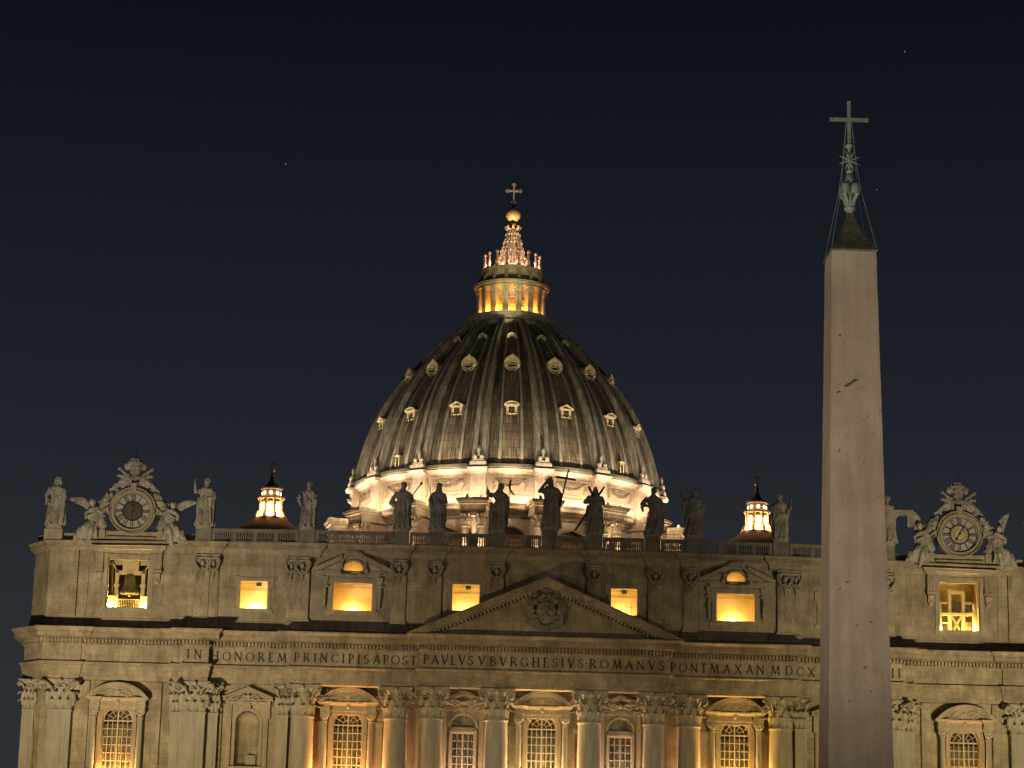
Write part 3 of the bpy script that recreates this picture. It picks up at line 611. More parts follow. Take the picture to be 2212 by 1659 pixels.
def door_window():
    root = holder('shell_headed_window', B, (0, 0, -5)); S = MB()
    S.strip(arc(0, 33.68, 1.62, 1.5, 0, pi, 20), arc(0, 33.68, 1.36, 1.3, 0, pi, 20), -.35, .1)
    for s in (-1, 1):
        pl = [(s*1.62, 33.68)]+[(s*1.62*sin(t), 33.68+1.5*cos(t)) for t in [pi/2*(1-i/8) for i in range(1, 9)]]+[(0, 35.4), (s*1.75, 35.4), (s*1.75, 33.68)]
        S.prism(pl, -.1, .1)
        a, b = sorted((s*1.24, s*1.5)); S.box(a, b, -.32, .3, 22, 33.1)
    S.box(-1.5, 1.5, -.38, .3, 33.1, 33.32); S.box(-1.36, 1.36, -.22, .3, 33.32, 33.68)
    part('surround', S, 'plain', root)
    f = MB()
    for s in (-1, 1):
        a, b = sorted((s*1.76, s*2.2)); f.box(a, b, -.28, 0, 22, 35.9); a, b = sorted((s*2.03, s*2.2)); f.box(a, b, -.36, -.28, 22, 35.9)
    f.box(-2.2, 2.2, -.3, 0, 35.4, 35.9); f.box(-1.3, 1.3, -.34, -.3, 35.45, 35.6); f.box(-.2, .2, -.5, -.3, 35.2, 35.75)
    part('outer_frame', f, 'plain', root)
    sh_ = MB(); vs = []; fs = []; n = 48
    for j in range(9):
        ph = pi/2*j/8
        for i in range(n+1):
            a = pi*i/n; r_ = 1.4*(1+.05*abs(sin(8*a))*cos(ph)); vs.append((r_*cos(a)*cos(ph) if 0 else 1.36*cos(a)*(1-.0)*cos(ph*.999), .05+.9*sin(ph)*(1-.0), 33.68+1.32*sin(a)*cos(ph)*(1-.07*abs(sin(8*a)))))
    for j in range(8):
        for i in range(n): a = j*(n+1)+i; fs.append((a, a+1, a+n+2, a+n+1))
    sh_.add(vs, fs)
    for i in range(1, 10):
        a = pi*i/10; sh_.tube([(1.3*cos(a)*cos(p), .04+.85*sin(p), 33.7+1.26*sin(a)*cos(p)) for p in (0, .4, .8, 1.2)], [.1, .09, .06, .03], 5)
    part('shell', sh_, 'carved', root, True)
    g_ = MB(); gable(g_, 2.1, 36.75, 37.62, -.95, 0, .28); gable(g_, 1.8, 36.55, 37.36, -.6, 0, .25); g_.box(-2.1, -1.0, -.95, 0, 36.5, 36.66); g_.box(1.0, 2.1, -.95, 0, 36.5, 36.66); g_.box(-1.9, 1.9, -.5, 0, 36.1, 36.45)
    part('pediment', g_, 'plain', root)
    c = MB(); swirl(c, 0, -.45, 36.3, 2.9, .8); part('relief', c, 'carved', root, True)
    part('window_frame', sash(0, .2, 1.22, 33.05-10*.83, 33.05, 10, 4, False), 'frame', root)
    part('window_pane', MB().box(-1.2, 1.2, .26, .27, 24, 33.05), 'glass', root)
    cu = MB()
    for s in (-1, 1): cu.merge(drape(s*.62, .6, .64, 23, 32.9, s+9))
    part('curtain', cu, 'curtain', root, True)
    part('room', MB().add([(-1.5, .3, 22), (1.5, .3, 22), (1.5, 2, 22), (-1.5, 2, 22), (-1.5, .3, 33.3), (1.5, .3, 33.3), (1.5, 2, 33.3), (-1.5, 2, 33.3)], [(0, 3, 7, 4), (1, 5, 6, 2), (3, 2, 6, 7), (4, 7, 6, 5)]), 'carved', root)
    return root
dw = door_window(); copy_tree(dw, None, (8.6, 1, -5)); dw.location = (-8.6, 1, -5)
def niche():
    root = holder('niche', B, (0, 0, -5)); n = 20; vs = []; fs = []; S = MB(); zs, r_ = 33.4, 1.3
    for z in (28.9, zs):
        for i in range(n+1): a = pi*i/n; vs.append((r_*cos(a), r_*sin(a)*.95, z))
    for i in range(n): fs.append((i, i+1, n+2+i, n+1+i))
    S.add(vs, fs); S.box(-1.32, 1.32, 0, 1.3, 28.7, 28.9)
    vs = []; fs = []; n = 40
    for j in range(9):
        ph = pi/2*j/8
        for i in range(n+1): a = pi*i/n; k = 1-.08*abs(sin(5.5*a))*cos(ph); vs.append((r_*cos(a)*cos(ph), 0.02+r_*.95*sin(ph) if False else r_*.95*sin(a)*cos(ph)*0+r_*.95*sin(ph), zs+r_*sin(a)*cos(ph)*k))
    for j in range(8):
        for i in range(n): a = j*(n+1)+i; fs.append((a, a+1, a+n+2, a+n+1))
    S.add(vs, fs); part('niche_recess', S, 'trav', root, True)
    f = MB(); f.strip(arc(0, zs, 1.62, 1.6, 0, pi, 20), arc(0, zs, 1.3, 1.3, 0, pi, 20), -.15, .02)
    for s in (-1, 1):
        pl = [(s*1.6, zs)]+[(s*1.6*sin(t), zs+1.58*cos(t)) for t in [pi/2*(1-i/8) for i in range(1, 9)]]+[(0, 35.3), (s*1.75, 35.3), (s*1.75, zs)]; f.prism(pl, -.06, .03)
        a, b = sorted((s*1.3, s*1.62)); f.box(a, b, -.15, .02, 28.9, zs)
        a, b = sorted((s*1.75, s*2.2)); f.box(a, b, -.3, .02, 26, 35.75); a, b = sorted((s*2.05, s*2.4)); f.box(a, b, -.4, -.02, 33.9, 35.9)
        a, b = sorted((s*1.95, s*2.05)); f.box(a, b, -.36, -.3, 26, 35.3)
    f.box(-2.2, 2.2, -.32, .02, 35.3, 35.72); f.box(-2.0, 2.0, -.38, -.32, 35.55, 35.7); f.box(-.3, .3, -.5, -.3, 34.9, 35.5)
    f.box(-1.9, 1.9, -.5, .02, 28.3, 28.72); f.box(-.1, 1.0, .35, .9, 28.9, 30.0)
    gable(f, 2.7, 36.15, 37.25, -1.0, 0, .3); gable(f, 2.4, 35.95, 37.0, -.7, 0, .25); f.box(-2.7, 2.7, -.8, 0, 35.76, 35.95); f.prism([(-2.3, 35.95), (2.3, 35.95), (0, 36.95)], -.35, 0)
    part('niche_frame', f, 'plain', root); c = MB(); swirl(c, 0, -.8, 36.1, 2.8, .9); part('relief', c, 'carved', root, True); return root
ni = niche(); copy_tree(ni, None, (31.95, -.45, -5)); ni.location = (-31.95, -.45, -5)
# corner reliefs on the canted ends
for s in (-1, 1):
    m = Matrix.Translation((s*55.5, .75, 0)) @ Matrix.Rotation(s*.95, 4, 'Z'); c = MB()
    c.tbox(m, -.75, .75, -.1, .1, 36.2-3, 36.6)
    t = MB().strip(arc(0, 31.5, .9, .9, 0, pi, 14), arc(0, 31.5, .7, .7, 0, pi, 14), -.25, 0).box(-.9, -.7, -.25, 0, 28, 31.5).box(.7, .9, -.25, 0, 28, 31.5).box(-1.0, 1.0, -.4, 0, 27.8, 28.1)
    c.merge(t, m); fpart('corner_niche', c, 'plain')
# ------------------------------------------------------------------ attic storey
AW = [(-32.03-1.5, -32.03+1.5, 45.95, 48.99), (32.03-1.5, 32.03+1.5, 45.95, 48.99), (-10.19, -7.21, 46.35, 49.27), (7.3, 10.23, 46.35, 49.27),
      (-23.3, -19.03, 46.03, 49.1), (19.0, 23.27, 46.03, 49.05), (-48.15, -43.55, 45.7, 51.12), (43.7, 48.2, 45.7, 51.1)]
OC = [(-21.2, 50.85), (21.15, 50.85)]
oh = [(x-1.2, x+1.2, z-.9, z+.9) for x, z in OC]
a_ = MB(); wall(a_, -54.6, 54.7, 43.0, 52.1, 0, AW+oh, .7)
for x, z in OC:   # square hole closed down to an oval
    for s in (-1, 1):
        a_.prism([(x, z-.9), (x+s*1.2, z-.9), (x+s*1.2, z+.9), (x, z+.9)]+[(x+s*1.04*sin(t), z-.12+.74*cos(t)) for t in [1.95*i/12 for i in range(13)]]+[(x, z-.12+.74*cos(1.95))], .001, .55)
for s in (-1, 1):
    a_.add([(s*54.6, 0, 43), (s*56.7, 3.0, 43), (s*56.7, 3.0, 52.1), (s*54.6, 0, 52.1), (s*56.7, 30, 43), (s*56.7, 30, 52.1)], [(0, 1, 2, 3), (1, 4, 5, 2)])
    # raised wall panels of the bell bays
    for x in (49.6, 52.4, 41.6): a_.box(s*x-.05, s*x+.05, -.035, 0, 45, 51.4)
    for x, e in ((38.9, .5), (36.4, .5), (27.7, .45), (50.8, .6), (51.9, .6)): a_.box(s*x-e, s*x+e, -.16, 0, 44.6, 52)
    a_.box(min(s*12.2, s*16.1), max(s*12.2, s*16.1), -.16, 0, 44.6, 52)
fpart('attic_wall', a_, 'trav')
aph = [-56.1, -54.6]; ap_ = [(-56.7, 30), (-56.7, 3.0), (-54.6, 0)]
for x, h in ((-37.7, 1.9), (-26.6, 1.7), (-16.1, 1.0), (-12.2, 1.0), (-5.4, .95)): ap_ += [(x-h, 0), (x-h, -.42), (x+h, -.42), (x+h, 0)]
apath = ap_+mir(ap_)
fpart('attic_cornice', MB().sweep(apath, [(-.3, 51.75), (.04, 51.75), (.04, 51.95), (.12, 52.0), (.2, 52.25), (.3, 52.32), (.34, 52.5), (.62, 52.56), (.62, 52.84), (.68, 52.88), (.82, 53.06), (.82, 53.14), (-.5, 53.16)]), 'trav')
fpart('attic_base', MB().sweep(apath, [(-.3, 43.1), (.22, 43.1), (.22, 44.0), (.12, 44.12), (.08, 44.4), (0, 44.6), (-.3, 44.6)]), 'trav')
rf = MB().box(-54, 54, -.25, 30, 52.4, 53.1); rf.box(-56, 56, -1.0, .2, 42.9, 43.08); rf.box(-13.3, 13.3, -3.2, .2, 42.9, 43.07); rf.box(-30, 30, 30, 100, 5, 47); fpart('roof', rf, 'plain')
aps = MB().box(-.78, .78, -.40, .02, 44.6, 51.75); aps.box(-.6, .6, -.43, -.4, 45.0, 49.2); aps.box(-.92, .92, -.5, -.4, 44.6, 44.85)
apm = aps.mesh('attic_pilaster')
o_ = MB(); o_.box(-.85, .85, -.6, -.35, 51.45, 51.72)
for s in (-1, 1):
    o_.tube([(s*.75, -.55, 51.4), (s*.85, -.62, 51.0), (s*.7, -.6, 50.5), (s*.35, -.62, 50.05), (0, -.6, 49.85)], [.12, .2, .17, .16, .14], 8)
    o_.ell((s*.45, -.55, 51.1), (.26, .16, .3), 8, 6); o_.tube([(s*.2, -.6, 51.35), (s*.7, -.7, 51.3), (s*.8, -.62, 50.9)], .12, 6)
    o_.tube([(s*.5, -.5, 50.4), (s*.62, -.5, 49.9), (s*.5, -.48, 49.6)], [.12, .09, .04], 6)
o_.ell((0, -.66, 50.75), (.3, .24, .38), 10, 8); o_.ell((0, -.55, 50.15), (.26, .18, .22), 8, 6); o_.tube([(0, -.5, 49.9), (.03, -.5, 49.4), (0, -.48, 48.9)], [.16, .11, .04], 6); o_.ell((0, -.55, 51.3), (.5, .18, .2), 8, 6)
orn = o_.mesh('cherub_ornament', True)
for x in (-37.7, -26.75, -16.1, -12.2, -5.35, 5.38, 12.17, 16.07, 26.5, 37.9):
    c = fpart('attic_pilaster', apm, 'trav', loc=(x, 0, 0)); q = part('cherub_ornament', orn, 'carved', c, loc=(0, .35, 0)); q.scale = (1, 1.7, 1)
    if abs(x) > 26:
        for s in ((1,) if x < -30 or 26 < x < 30 else (-1,)) if abs(x) < 50 else (): 
            c = fpart('attic_half_pilaster', MB().box(-.45, .45, -.26, .02, 44.6, 51.75).mesh('attic_half_pilaster'), 'trav', loc=(x+s*1.2, 0, 0)); q = part('cherub_ornament', orn, 'carved', c, loc=(0, .35, 0)); q.scale = (.75, 1.6, 1)
def eared(x0, x1, z0, z1, fr=.5, ear=.28):
    mb = MB(); q = fr
    for t, y in ((q, -.14), (q*.55, -.2)):
        for s, xa in ((-1, x0), (1, x1)): a, b = sorted((xa, xa+s*t)); mb.box(a, b, y, .3, z0-.02, z1+.02)
        mb.box(x0-t, x1+t, y-.003, .3, z1+.02, z1+t); mb.box(x0-t, x1+t, y-.003, .3, z0-t, z0-.02)
    for s, xa in ((-1, x0), (1, x1)):
        a, b = sorted((xa+s*q, xa+s*(q+ear))); mb.box(a, b, -.14, 0, z1-.6, z1+q); mb.box(a, b, -.14, 0, z0-q, z0-.1)
        a, b = sorted((xa+s*(q-.25), xa+s*(q+ear))); mb.box(a, b, -.143, 0, z1+q, z1+q+.14); mb.box(a, b, -.143, 0, z0-q-.14, z0-q)
    return mb
def room(x0, x1, z0, z1, dep, top=.8, bot=1.2):
    mb = MB(); a, b, c, d = x0-.8, x1+.8, z0-bot, z1+top
    mb.add([(x, y, z) for y in (.701, dep) for x, z in ((a, c), (b, c), (b, d), (a, d))], [(4, 5, 6, 7), (0, 1, 5, 4), (1, 2, 6, 5), (2, 3, 7, 6), (3, 0, 4, 7)])
    mb.add([(a, .701, c), (b, .701, c), (b, .701, z0), (a, .701, z0), (a, .701, z1), (b, .701, z1), (b, .701, d), (a, .701, d)], [(0, 1, 2, 3), (4, 5, 6, 7)])
    mb.add([(a, .701, z0), (x0, .701, z0), (x0, .701, z1), (a, .701, z1), (x1, .701, z0), (b, .701, z0), (b, .701, z1), (x1, .701, z1)], [(0, 1, 2, 3), (4, 5, 6, 7)])
    return mb
for i, (x0, x1, z0, z1) in enumerate(AW):
    if i < 6:
        r_ = holder('attic_window', B, (0, 0, -5)); part('window_surround', eared(x0, x1, z0, z1, .38 if i < 4 else .5), 'plain', r_)
        rm = room(x0, x1, z0, z1, 3.6 if i != 5 else 3.6)
        part('lit_room', rm, 'plaster', r_)
        ln = MB(); xc = (x0+x1)/2
        for z in ((z1+.1, z1-.25) if i > 3 else (z1-.05, z1-.75)): ln.box(x0-.6, x1+.6, 3.55, 3.59, z+.25, z+.30)
        if i in (2, 3): ln.box(xc-.1, xc-.07, 3.56, 3.59, z0+.6, z1-.6)
        part('wall_seam', ln, 'carved', r_)
        if i < 4: part('vent', MB().box(xc-.02, xc+.55, 3.3, 3.45, z1-.02, z1+.42), 'dark', r_)
        if i == 3:
            ld = MB()
            for x in (9.2, 9.85): ld.box(x, x+.05, 3.1, 3.15, z0-.5, 48.6-.6)
            for k in range(6): ld.box(9.2, 9.9, 3.105, 3.145, z0-.1+k*.28, z0-.06+k*.28)
            part('ladder', ld, 'darkbronze', r_)
for x, z in OC:
    r_ = holder('oval_window', B, (0, 0, -5)); part('lit_room', room(x-1.2, x+1.2, z-.9, z+.9, 2.9, .2, .15), 'plaster', r_)
    k = MB(); k.strip(arc(x, 51.05, 1.5, 1.42, -.35, pi+.35, 28), arc(x, 51.0, 1.15, 1.0, -.35, pi+.35, 28), -.72, .05)
    k.strip(arc(x, 50.75, 1.2, .90, -.35, pi+.35, 30), arc(x, 50.73, 1.04, .74, -.35, pi+.35, 30), -.3, .05)
    for i in range(15): a = -.2+(pi+.4)*i/14; k.ell((x+1.34*cos(a), -.72, 51.04+1.25*sin(a)), (.15, .12, .15), 6, 4)
    for s in (-1, 1): k.tube([(x+s*1.45, -.5, 50.6), (x+s*1.6, -.5, 50.15), (x+s*1.2, -.6, 49.85), (x+s*.5, -.6, 49.95)], [.2, .2, .16, .1], 8)
    part('shell_surround', k, 'plain', r_, True)
    p_ = MB()
    for s in (-1, 1):
        q = [(x+s*4.3, 50.35), (x+s*4.3, 50.55), (x+s*1.2, 51.95), (x+s*1.2, 51.5), (x+s*3.6, 50.35)]; p_.prism(q, -1.0, 0)
        q = [(x+s*3.55, 50.36), (x+s*1.25, 51.45), (x+s*1.25, 50.36)]; p_.prism(q, -.22, 0); a, b = sorted((x+s*1.2, x+s*3.6)); p_.box(a, b, -.45, 0, 50.2, 50.36)
    for s in (-1, 1): a, b = sorted((x+s*1.2, x+s*3.1)); p_.box(a, b, -.5, 0, 49.95, 50.15)
    p_.box(x-3.0, x+3.0, -.3, 0, 49.75, 49.95)
    part('broken_pediment', p_, 'plain', r_)
    p_ = MB()
    for s in (-1, 1):
        p_.box(x+s*3.0-.32, x+s*3.0+.32, -.45, 0, 49.2, 49.7); p_.box(x+s*3.0-.2, x+s*3.0+.2, -.3, 0, 47.4, 49.2); p_.box(x+s*3.0-.36, x+s*3.0+.36, -.5, 0, 48.55, 48.75)
        p_.tube([(x+s*3.0, -.35, 48.5), (x+s*3.08, -.38, 47.6), (x+s*3.0, -.34, 46.9), (x+s*3.02, -.3, 46.2)], [.18, .22, .17, .08], 8)
    part('side_console', p_, 'carved', r_, True)
# ------------------------------------------------------------------ bell openings
for i, xc in ((6, -45.85), (7, 45.95)):
    x0, x1, z0, z1 = AW[i]; r_ = holder('bell_opening', B, (0, 0, -5)); f = eared(x0, x1, z0, z1, .42, .1)
    f.box(x0-.1, x0+.12, .05, .5, z0, z1).box(x1-.12, x1+.1, .05, .5, z0, z1).box(x0, x1, .05, .5, z1-.14, z1+.1)
    part('window_surround', f, 'plain', r_)
    q = [(xc-3.75, -.02), (xc-3.75, -.75), (xc+3.75, -.75), (xc+3.75, -.02)]
    part('hood_cornice', MB().sweep(q, [(-.3, 51.9), (0, 51.9), (.05, 52.1), (.25, 52.2), (.35, 52.5), (.45, 52.58), (-.3, 52.6)]).box(xc-3.6, xc+3.6, -.55, 0, 51.72, 52.3), 'plain', r_)
    for s in (-1, 1):
        k = MB(); x = xc+s*3.2
        for j in range(3): k.box(x-.36+j*.26, x-.20+j*.26, -.62, -.5, 49.8, 51.6)
        k.box(x-.42, x+.42, -.5, 0, 49.8, 51.72); k.box(x-.48, x+.48, -.75, 0, 49.55, 49.8); k.tube([(x-.35, -.55, 49.35), (x+.35, -.55, 49.35)], .22, 10); k.box(x-.3, x+.3, -.35, 0, 48.6, 49.3); k.ell((x, -.3, 48.55), (.25, .2, .35), 8, 6)
        part('console', k, 'plain', r_, True)
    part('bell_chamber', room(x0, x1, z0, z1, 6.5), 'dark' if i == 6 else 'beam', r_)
    f = MB()
    if i == 6:
        for s in (-1, 1):
            x = xc+s*1.95; f.box(x-.28, x+.28, 1.3, 1.9, 45.6, 46.9).box(x-.5, x+.5, 1.2, 2.0, 46.9, 47.15)
            x = xc+s*1.45; f.box(x-.2, x+.2, 1.5, 1.9, 45.6, 50.0); f.box(x-.3, x+.3, 1.4, 1.95, 48.2, 48.45); f.tube([(xc+s*2.1, 1.7, 51), (xc+s*1.2, 1.7, 49.4)], .09, 6)
            f.box(xc+s*2.05-.14, xc+s*2.05+.14, 1.8, 2.0, 46.9, 51)
        f.box(xc-2.4, xc+2.4, 2.0, 2.4, 50.75, 51.2); f.box(xc-1.7, xc+1.7, 1.5, 1.9, 49.75, 49.95)
        for j in range(13): f.box(xc-1.15+j*.19, xc-1.09+j*.19, 1.2, 1.26, 45.6, 46.75)
        f.box(xc-1.2, xc+1.2, 1.19, 1.27, 46.7, 46.78)
    else:
        for s in (-1, 1):
            f.box(xc+s*.75-.17, xc+s*.75+.17, 1.4, 1.8, 45.6, 50.1); f.box(xc+s*1.95-.2, xc+s*1.95+.2, 1.2, 1.6, 45.6, 48.9); f.tube([(xc+s*.65, 1.6, 47.6), (xc-s*.5, 1.6, 45.7)], .14, 6)
            f.box(xc+s*1.5-.6, xc+s*1.5+.6, 1.5, 1.9, 48.85, 49.05)
        f.box(xc-.95, xc+.95, 1.35, 1.9, 50.0, 50.3); f.box(xc-2.2, xc+2.2, 1.3, 1.65, 47.55, 47.8)
        for j in range(6): f.box(xc+1.0+j*.16, xc+1.04+j*.16, 1.9, 1.94, 45.6, 46.9)
        f.box(xc-2.2, xc-1.0, 1.3, 1.36, 46.6, 46.7)
    part('bell_frame', f, 'beam', r_)
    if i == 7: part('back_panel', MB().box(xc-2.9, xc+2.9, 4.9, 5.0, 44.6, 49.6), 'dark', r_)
def bell(xc, y, z0, h, r0, label, stock=True):
    t = thing('bell', label, 'bell', (xc, y, z0), 'bells hanging in the two bell chambers')
    part('bell_body', MB().lathe([(0, h*1.0), (r0*.42, h*.99), (r0*.52, h*.9), (r0*.56, h*.7), (r0*.62, h*.45), (r0*.74, h*.22), (r0*.95, h*.08), (r0*1.0, 0), (r0*.9, .02), (r0*.7, h*.2), (r0*.5, h*.6), (0, h*.9)], 32), 'bell', t, True)
    part('clapper', MB().lathe([(0, -.35), (.12, -.3), (.13, -.1), (.05, 0), (.04, h*.5), (0, h*.5)], 10), 'beam', t, True)
    if stock: part('headstock', MB().box(-r0*.8, r0*.8, -.3, .3, h*1.12, h*1.75).box(-r0*1.2, r0*1.2, -.15, .15, h*1.0, h*1.12).box(-r0*.25, r0*.25, -.35, .35, h*1.1, h*1.9), 'beam', t)
bell(-45.85, 1.75, 47.45, 2.1, 1.12, 'large bronze bell lit gold in the opening under the left clock')
bell(45.95, 2.2, 47.9, 1.5, .72, 'middle grey bell between the posts under the right clock', False)
bell(44.55, 2.2, 47.9, .95, .55, 'small bell left of the posts under the right clock', False)
bell(47.3, 2.2, 47.9, .95, .55, 'small bell right of the posts under the right clock', False)
# ------------------------------------------------------------------ balustrade
ST = [-54.23, -37.78, -26.4, -16.0, -12.06, -5.39, .37, 5.33, 11.78, 16.28, 26.02, 37.81, 54.4]
bal_me = MB().lathe([(.075, 53.2), (.085, 53.35), (.05, 53.42), (.095, 53.62), (.10, 53.72), (.05, 54.05), (.08, 54.12), (.08, 54.26)], 8).mesh('baluster', True)
for a, b in zip(ST[1:-2], ST[2:-1]):
    x0, x1 = a+.95, b-.95; L = x1-x0
    n = max(1, round(L/2.2)) if L > 3 else 1
    rail = MB().box(x0, x1, -.98, -.5, 54.26, 54.6).box(x0, x1, -1.0, -.48, 53.1, 53.24)
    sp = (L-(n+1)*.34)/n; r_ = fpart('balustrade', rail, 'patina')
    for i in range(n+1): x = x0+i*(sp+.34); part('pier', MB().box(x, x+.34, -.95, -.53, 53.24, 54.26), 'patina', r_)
    k = max(5, round(sp/.255))
    for i in range(n):
        x = x0+.34+i*(sp+.34)
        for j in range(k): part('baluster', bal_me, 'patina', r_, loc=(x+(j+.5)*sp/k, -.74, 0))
for x in ST[1:-1]:
    top = 55.12 if abs(x-.37) > .1 else 55.5
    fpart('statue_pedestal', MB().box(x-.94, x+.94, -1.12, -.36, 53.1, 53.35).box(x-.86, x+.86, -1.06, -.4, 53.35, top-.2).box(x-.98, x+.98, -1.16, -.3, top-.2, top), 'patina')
for s in (-1, 1):
    m = MB().sweep([(-56.5, 12), (-56.5, 2.95), (-54.7, .3), (-36.9, .3)] if s < 0 else [(36.9, .3), (54.7, .3), (56.5, 2.95), (56.5, 12)], [(-.6, 53.1), (.1, 53.1), (.1, 53.25), (.0, 53.3), (.0, 53.85), (.12, 53.9), (.12, 54.08), (-.6, 54.1)])
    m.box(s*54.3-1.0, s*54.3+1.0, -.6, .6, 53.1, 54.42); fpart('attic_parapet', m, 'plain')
# ------------------------------------------------------------------ figures
def figure(H, pose, seed=0):
    """draped standing figure, x to the right, -y towards the square"""
    rnd = random.Random(seed); mb = MB(); sway = pose.get('sway', .03)*1.5; fat = pose.get('fat', 1.0); hem = pose.get('hem', 1.0)
    prof = [(0, .155*hem, .12), (.04, .158*hem, .125), (.12, .150*hem, .118), (.25, .140, .11), (.38, .138, .11), (.48, .140, .11), (.56, .132, .10), (.62, .128, .098), (.70, .142, .10), (.75, .150, .098), (.785, .128, .085), (.815, .088, .065), (.845, .06, .055), (.87, .042, .045), (.90, .042, .045)]
    n = 40; vs = []; fs = []; p1, p2, p3 = rnd.uniform(0, 6), rnd.uniform(0, 6), rnd.choice((-1, 1))
    for t, rx, ry in prof:
        cx = sway*sin(t*pi*1.1)*(1 if t < .8 else .6); fold = .20*max(0, 1-t/.70)+.05*(t < .8)
        for i in range(n):
            a = 2*pi*i/n; k = 1+fold*sin(9*a+p1+t*3*p3)+.5*fold*sin(17*a+p2-t*5)
            kf = fat if t < .84 else 1
            vs.append(((cx+rx*kf*k*cos(a))*H, ry*kf*k*sin(a)*H, t*H))
    for j in range(len(prof)-1):
        for i in range(n): q = (i+1) % n; fs.append((j*n+i, j*n+q, (j+1)*n+q, (j+1)*n+i))
    fs += [tuple(range(n))[::-1], tuple((len(prof)-1)*n+i for i in range(n))]; mb.add(vs, fs)
    P = lambda *p: [(x*H, y*H, z*H) for x, y, z in p]
    # mantle folds across the body and down the side
    d = pose.get('mantle', 1)
    for k in range(5):
        o = .035*k; mb.tube(P((-d*.13, -.06, .79-o*.5), (-d*.05, -.105, .66-o), (d*.06, -.11, .56-o), (d*.14, -.06, .50-o)), [.016*H, .02*H, .02*H, .016*H], 6)
    for k in range(5):
        x = -d*.11+d*.05*k; mb.tube(P((x, -.10, .46-.02*k), (x-d*.02, -.115, .28), (x-d*.03, -.12, .03)), [.012*H, .018*H, .022*H], 6)
    for k in range(3):
        x = d*(.13+.012*k); mb.tube(P((x, -.02+.03*k, .6), (x+d*.01, -.03+.03*k, .35), (x-d*.01, -.02+.03*k, .06)), [.02*H, .028*H, .025*H], 6)
    # bent knee and feet
    mb.ell((-d*.055*H, -.10*H, .27*H), (.045*H, .04*H, .08*H), 10, 8)
    for s in (-1, 1): mb.ell((s*.06*H, -.13*H, .014*H), (.032*H, .06*H, .018*H), 8, 6)
    # head
    hx, tilt = pose.get('head', 0)*H, pose.get('tilt', 0); hc = Vector((hx+sway*.5*H, -.02*H, .925*H)); K = 1.26; mt = Matrix.Rotation(tilt, 3, 'Y')
    q = lambda x, y, z: hc+mt @ Vector((x*H*K, y*H*K, z*H*K))
    mb.ell(hc, (.045*H*K, .052*H*K, .062*H*K), 14, 10, mt); mb.tube([Vector((sway*.6*H, 0, .84*H)), hc-Vector((0, 0, .03*H))], [.04*H, .036*H], 10)
    mb.tube([q(0, -.048, .015), q(0, -.064, -.008)], [.006*H, .010*H], 6); mb.tube([q(-.028, -.045, .018), q(.028, -.045, .018)], .009*H, 6)
    hr = pose.get('hair', 'short')
    for s in (-1, 1): mb.ell(q(s*.045, 0, 0), (.008*H*K, .012*H*K, .016*H*K), 6, 4)
    if hr != 'hood':
        for k in range(9): a = pi*k/8; mb.ell(q(.040*cos(a), -.01, .012+.046*sin(a)), (.018*H*K, .028*H*K, .018*H*K), 6, 5)
        mb.ell(q(0, .02, .01), (.047*H*K, .042*H*K, .06*H*K), 10, 8)
    if hr == 'long':
        for s in (-1, 1): mb.tube([q(s*.042, .0, .03), q(s*.056, .005, -.03), q(s*.052, 0, -.10)], [.018*H, .022*H, .014*H], 7)
    if hr in ('veil', 'hood'): mb.tube([q(0, .012, .055), q(0, .02, .0), q(0, .025, -.09)], [.038*H, .056*H, .085*H], 12); 
    if pose.get('beard', True): mb.tube([q(0, -.042, -.03), q(0, -.05, -.075)], [.028*H, .014*H], 8)
    # arms: (shoulder side, elbow, wrist)
    for s, key in ((-1, 'L'), (1, 'R')):
        el, wr = pose[key]; sh_ = (s*.118*fat, 0, .755)
        mid = tuple((a+b)/2+c for a, b, c in zip(sh_, el, (s*.01, 0, 0)))
        mb.tube(P(sh_, mid, el, tuple((a*.5+b*.5) for a, b in zip(el, wr)), wr), [.052*H, .050*H, .046*H, .036*H, .022*H], 10)
        mb.ell(P(sh_)[0], (.055*H, .055*H, .05*H), 10, 8)
        dv = Vector(wr)-Vector(el); dv.normalize(); hc2 = Vector(wr)+dv*.022
        mb.ell(hc2*H, (.019*H, .019*H, .024*H), 8, 6)
        for k in range(4): o = Vector(((k-1.5)*.009, -.006, .004*(k % 2))); mb.tube([(hc2+o)*H, (hc2+dv*(.03+.004*(k in (1, 2)))+o*1.2+Vector((0, -.008, 0)))*H], [.0065*H, .005*H], 5)
        mb.tube([(hc2+Vector((-s*.012, -.01, 0)))*H, (hc2+Vector((-s*.022, -.018, 0))+dv*.018)*H], [.007*H, .006*H], 5)
        if pose.get('sleeve', True): mb.tube(P(tuple((a*.6+b*.4) for a, b in zip(el, wr)), tuple(x+y for x, y in zip(el, (0, 0, -.07))), tuple(x+y for x, y in zip(el, (-s*.03, 0, -.17)))), [.03*H, .04*H, .018*H], 8)
    mb.lathe([(.17*H, -.06*H), (.175*H, -.02*H), (.165*H, .012*H)], 20, sx=1, sy=.8)
    return mb
def bar(mb, p, q, w, d=None):
    p, q = Vector(p), Vector(q); v = q-p; l = v.length; m = Matrix.Translation(p) @ v.to_track_quat('Z', 'Y').to_matrix().to_4x4(); d = d or w
    t = MB().box(-w/2, w/2, -d/2, d/2, 0, l); mb.merge(t, m); return mb
STY = -.72
def statue(x, z, H, label, pose, seed, items=(), mir_=False):
    t = thing('statue', label, 'statue', (x, STY, z), 'saint statues along the roofline')
    part('figure', remesh(figure(H, pose, seed), .048, 'figure', .045, 1), 'statue', t, loc=(0, 0, .05))
    for nm, mb, m in items: part(nm, mb, m, t)
    return t
up_ = 55.12
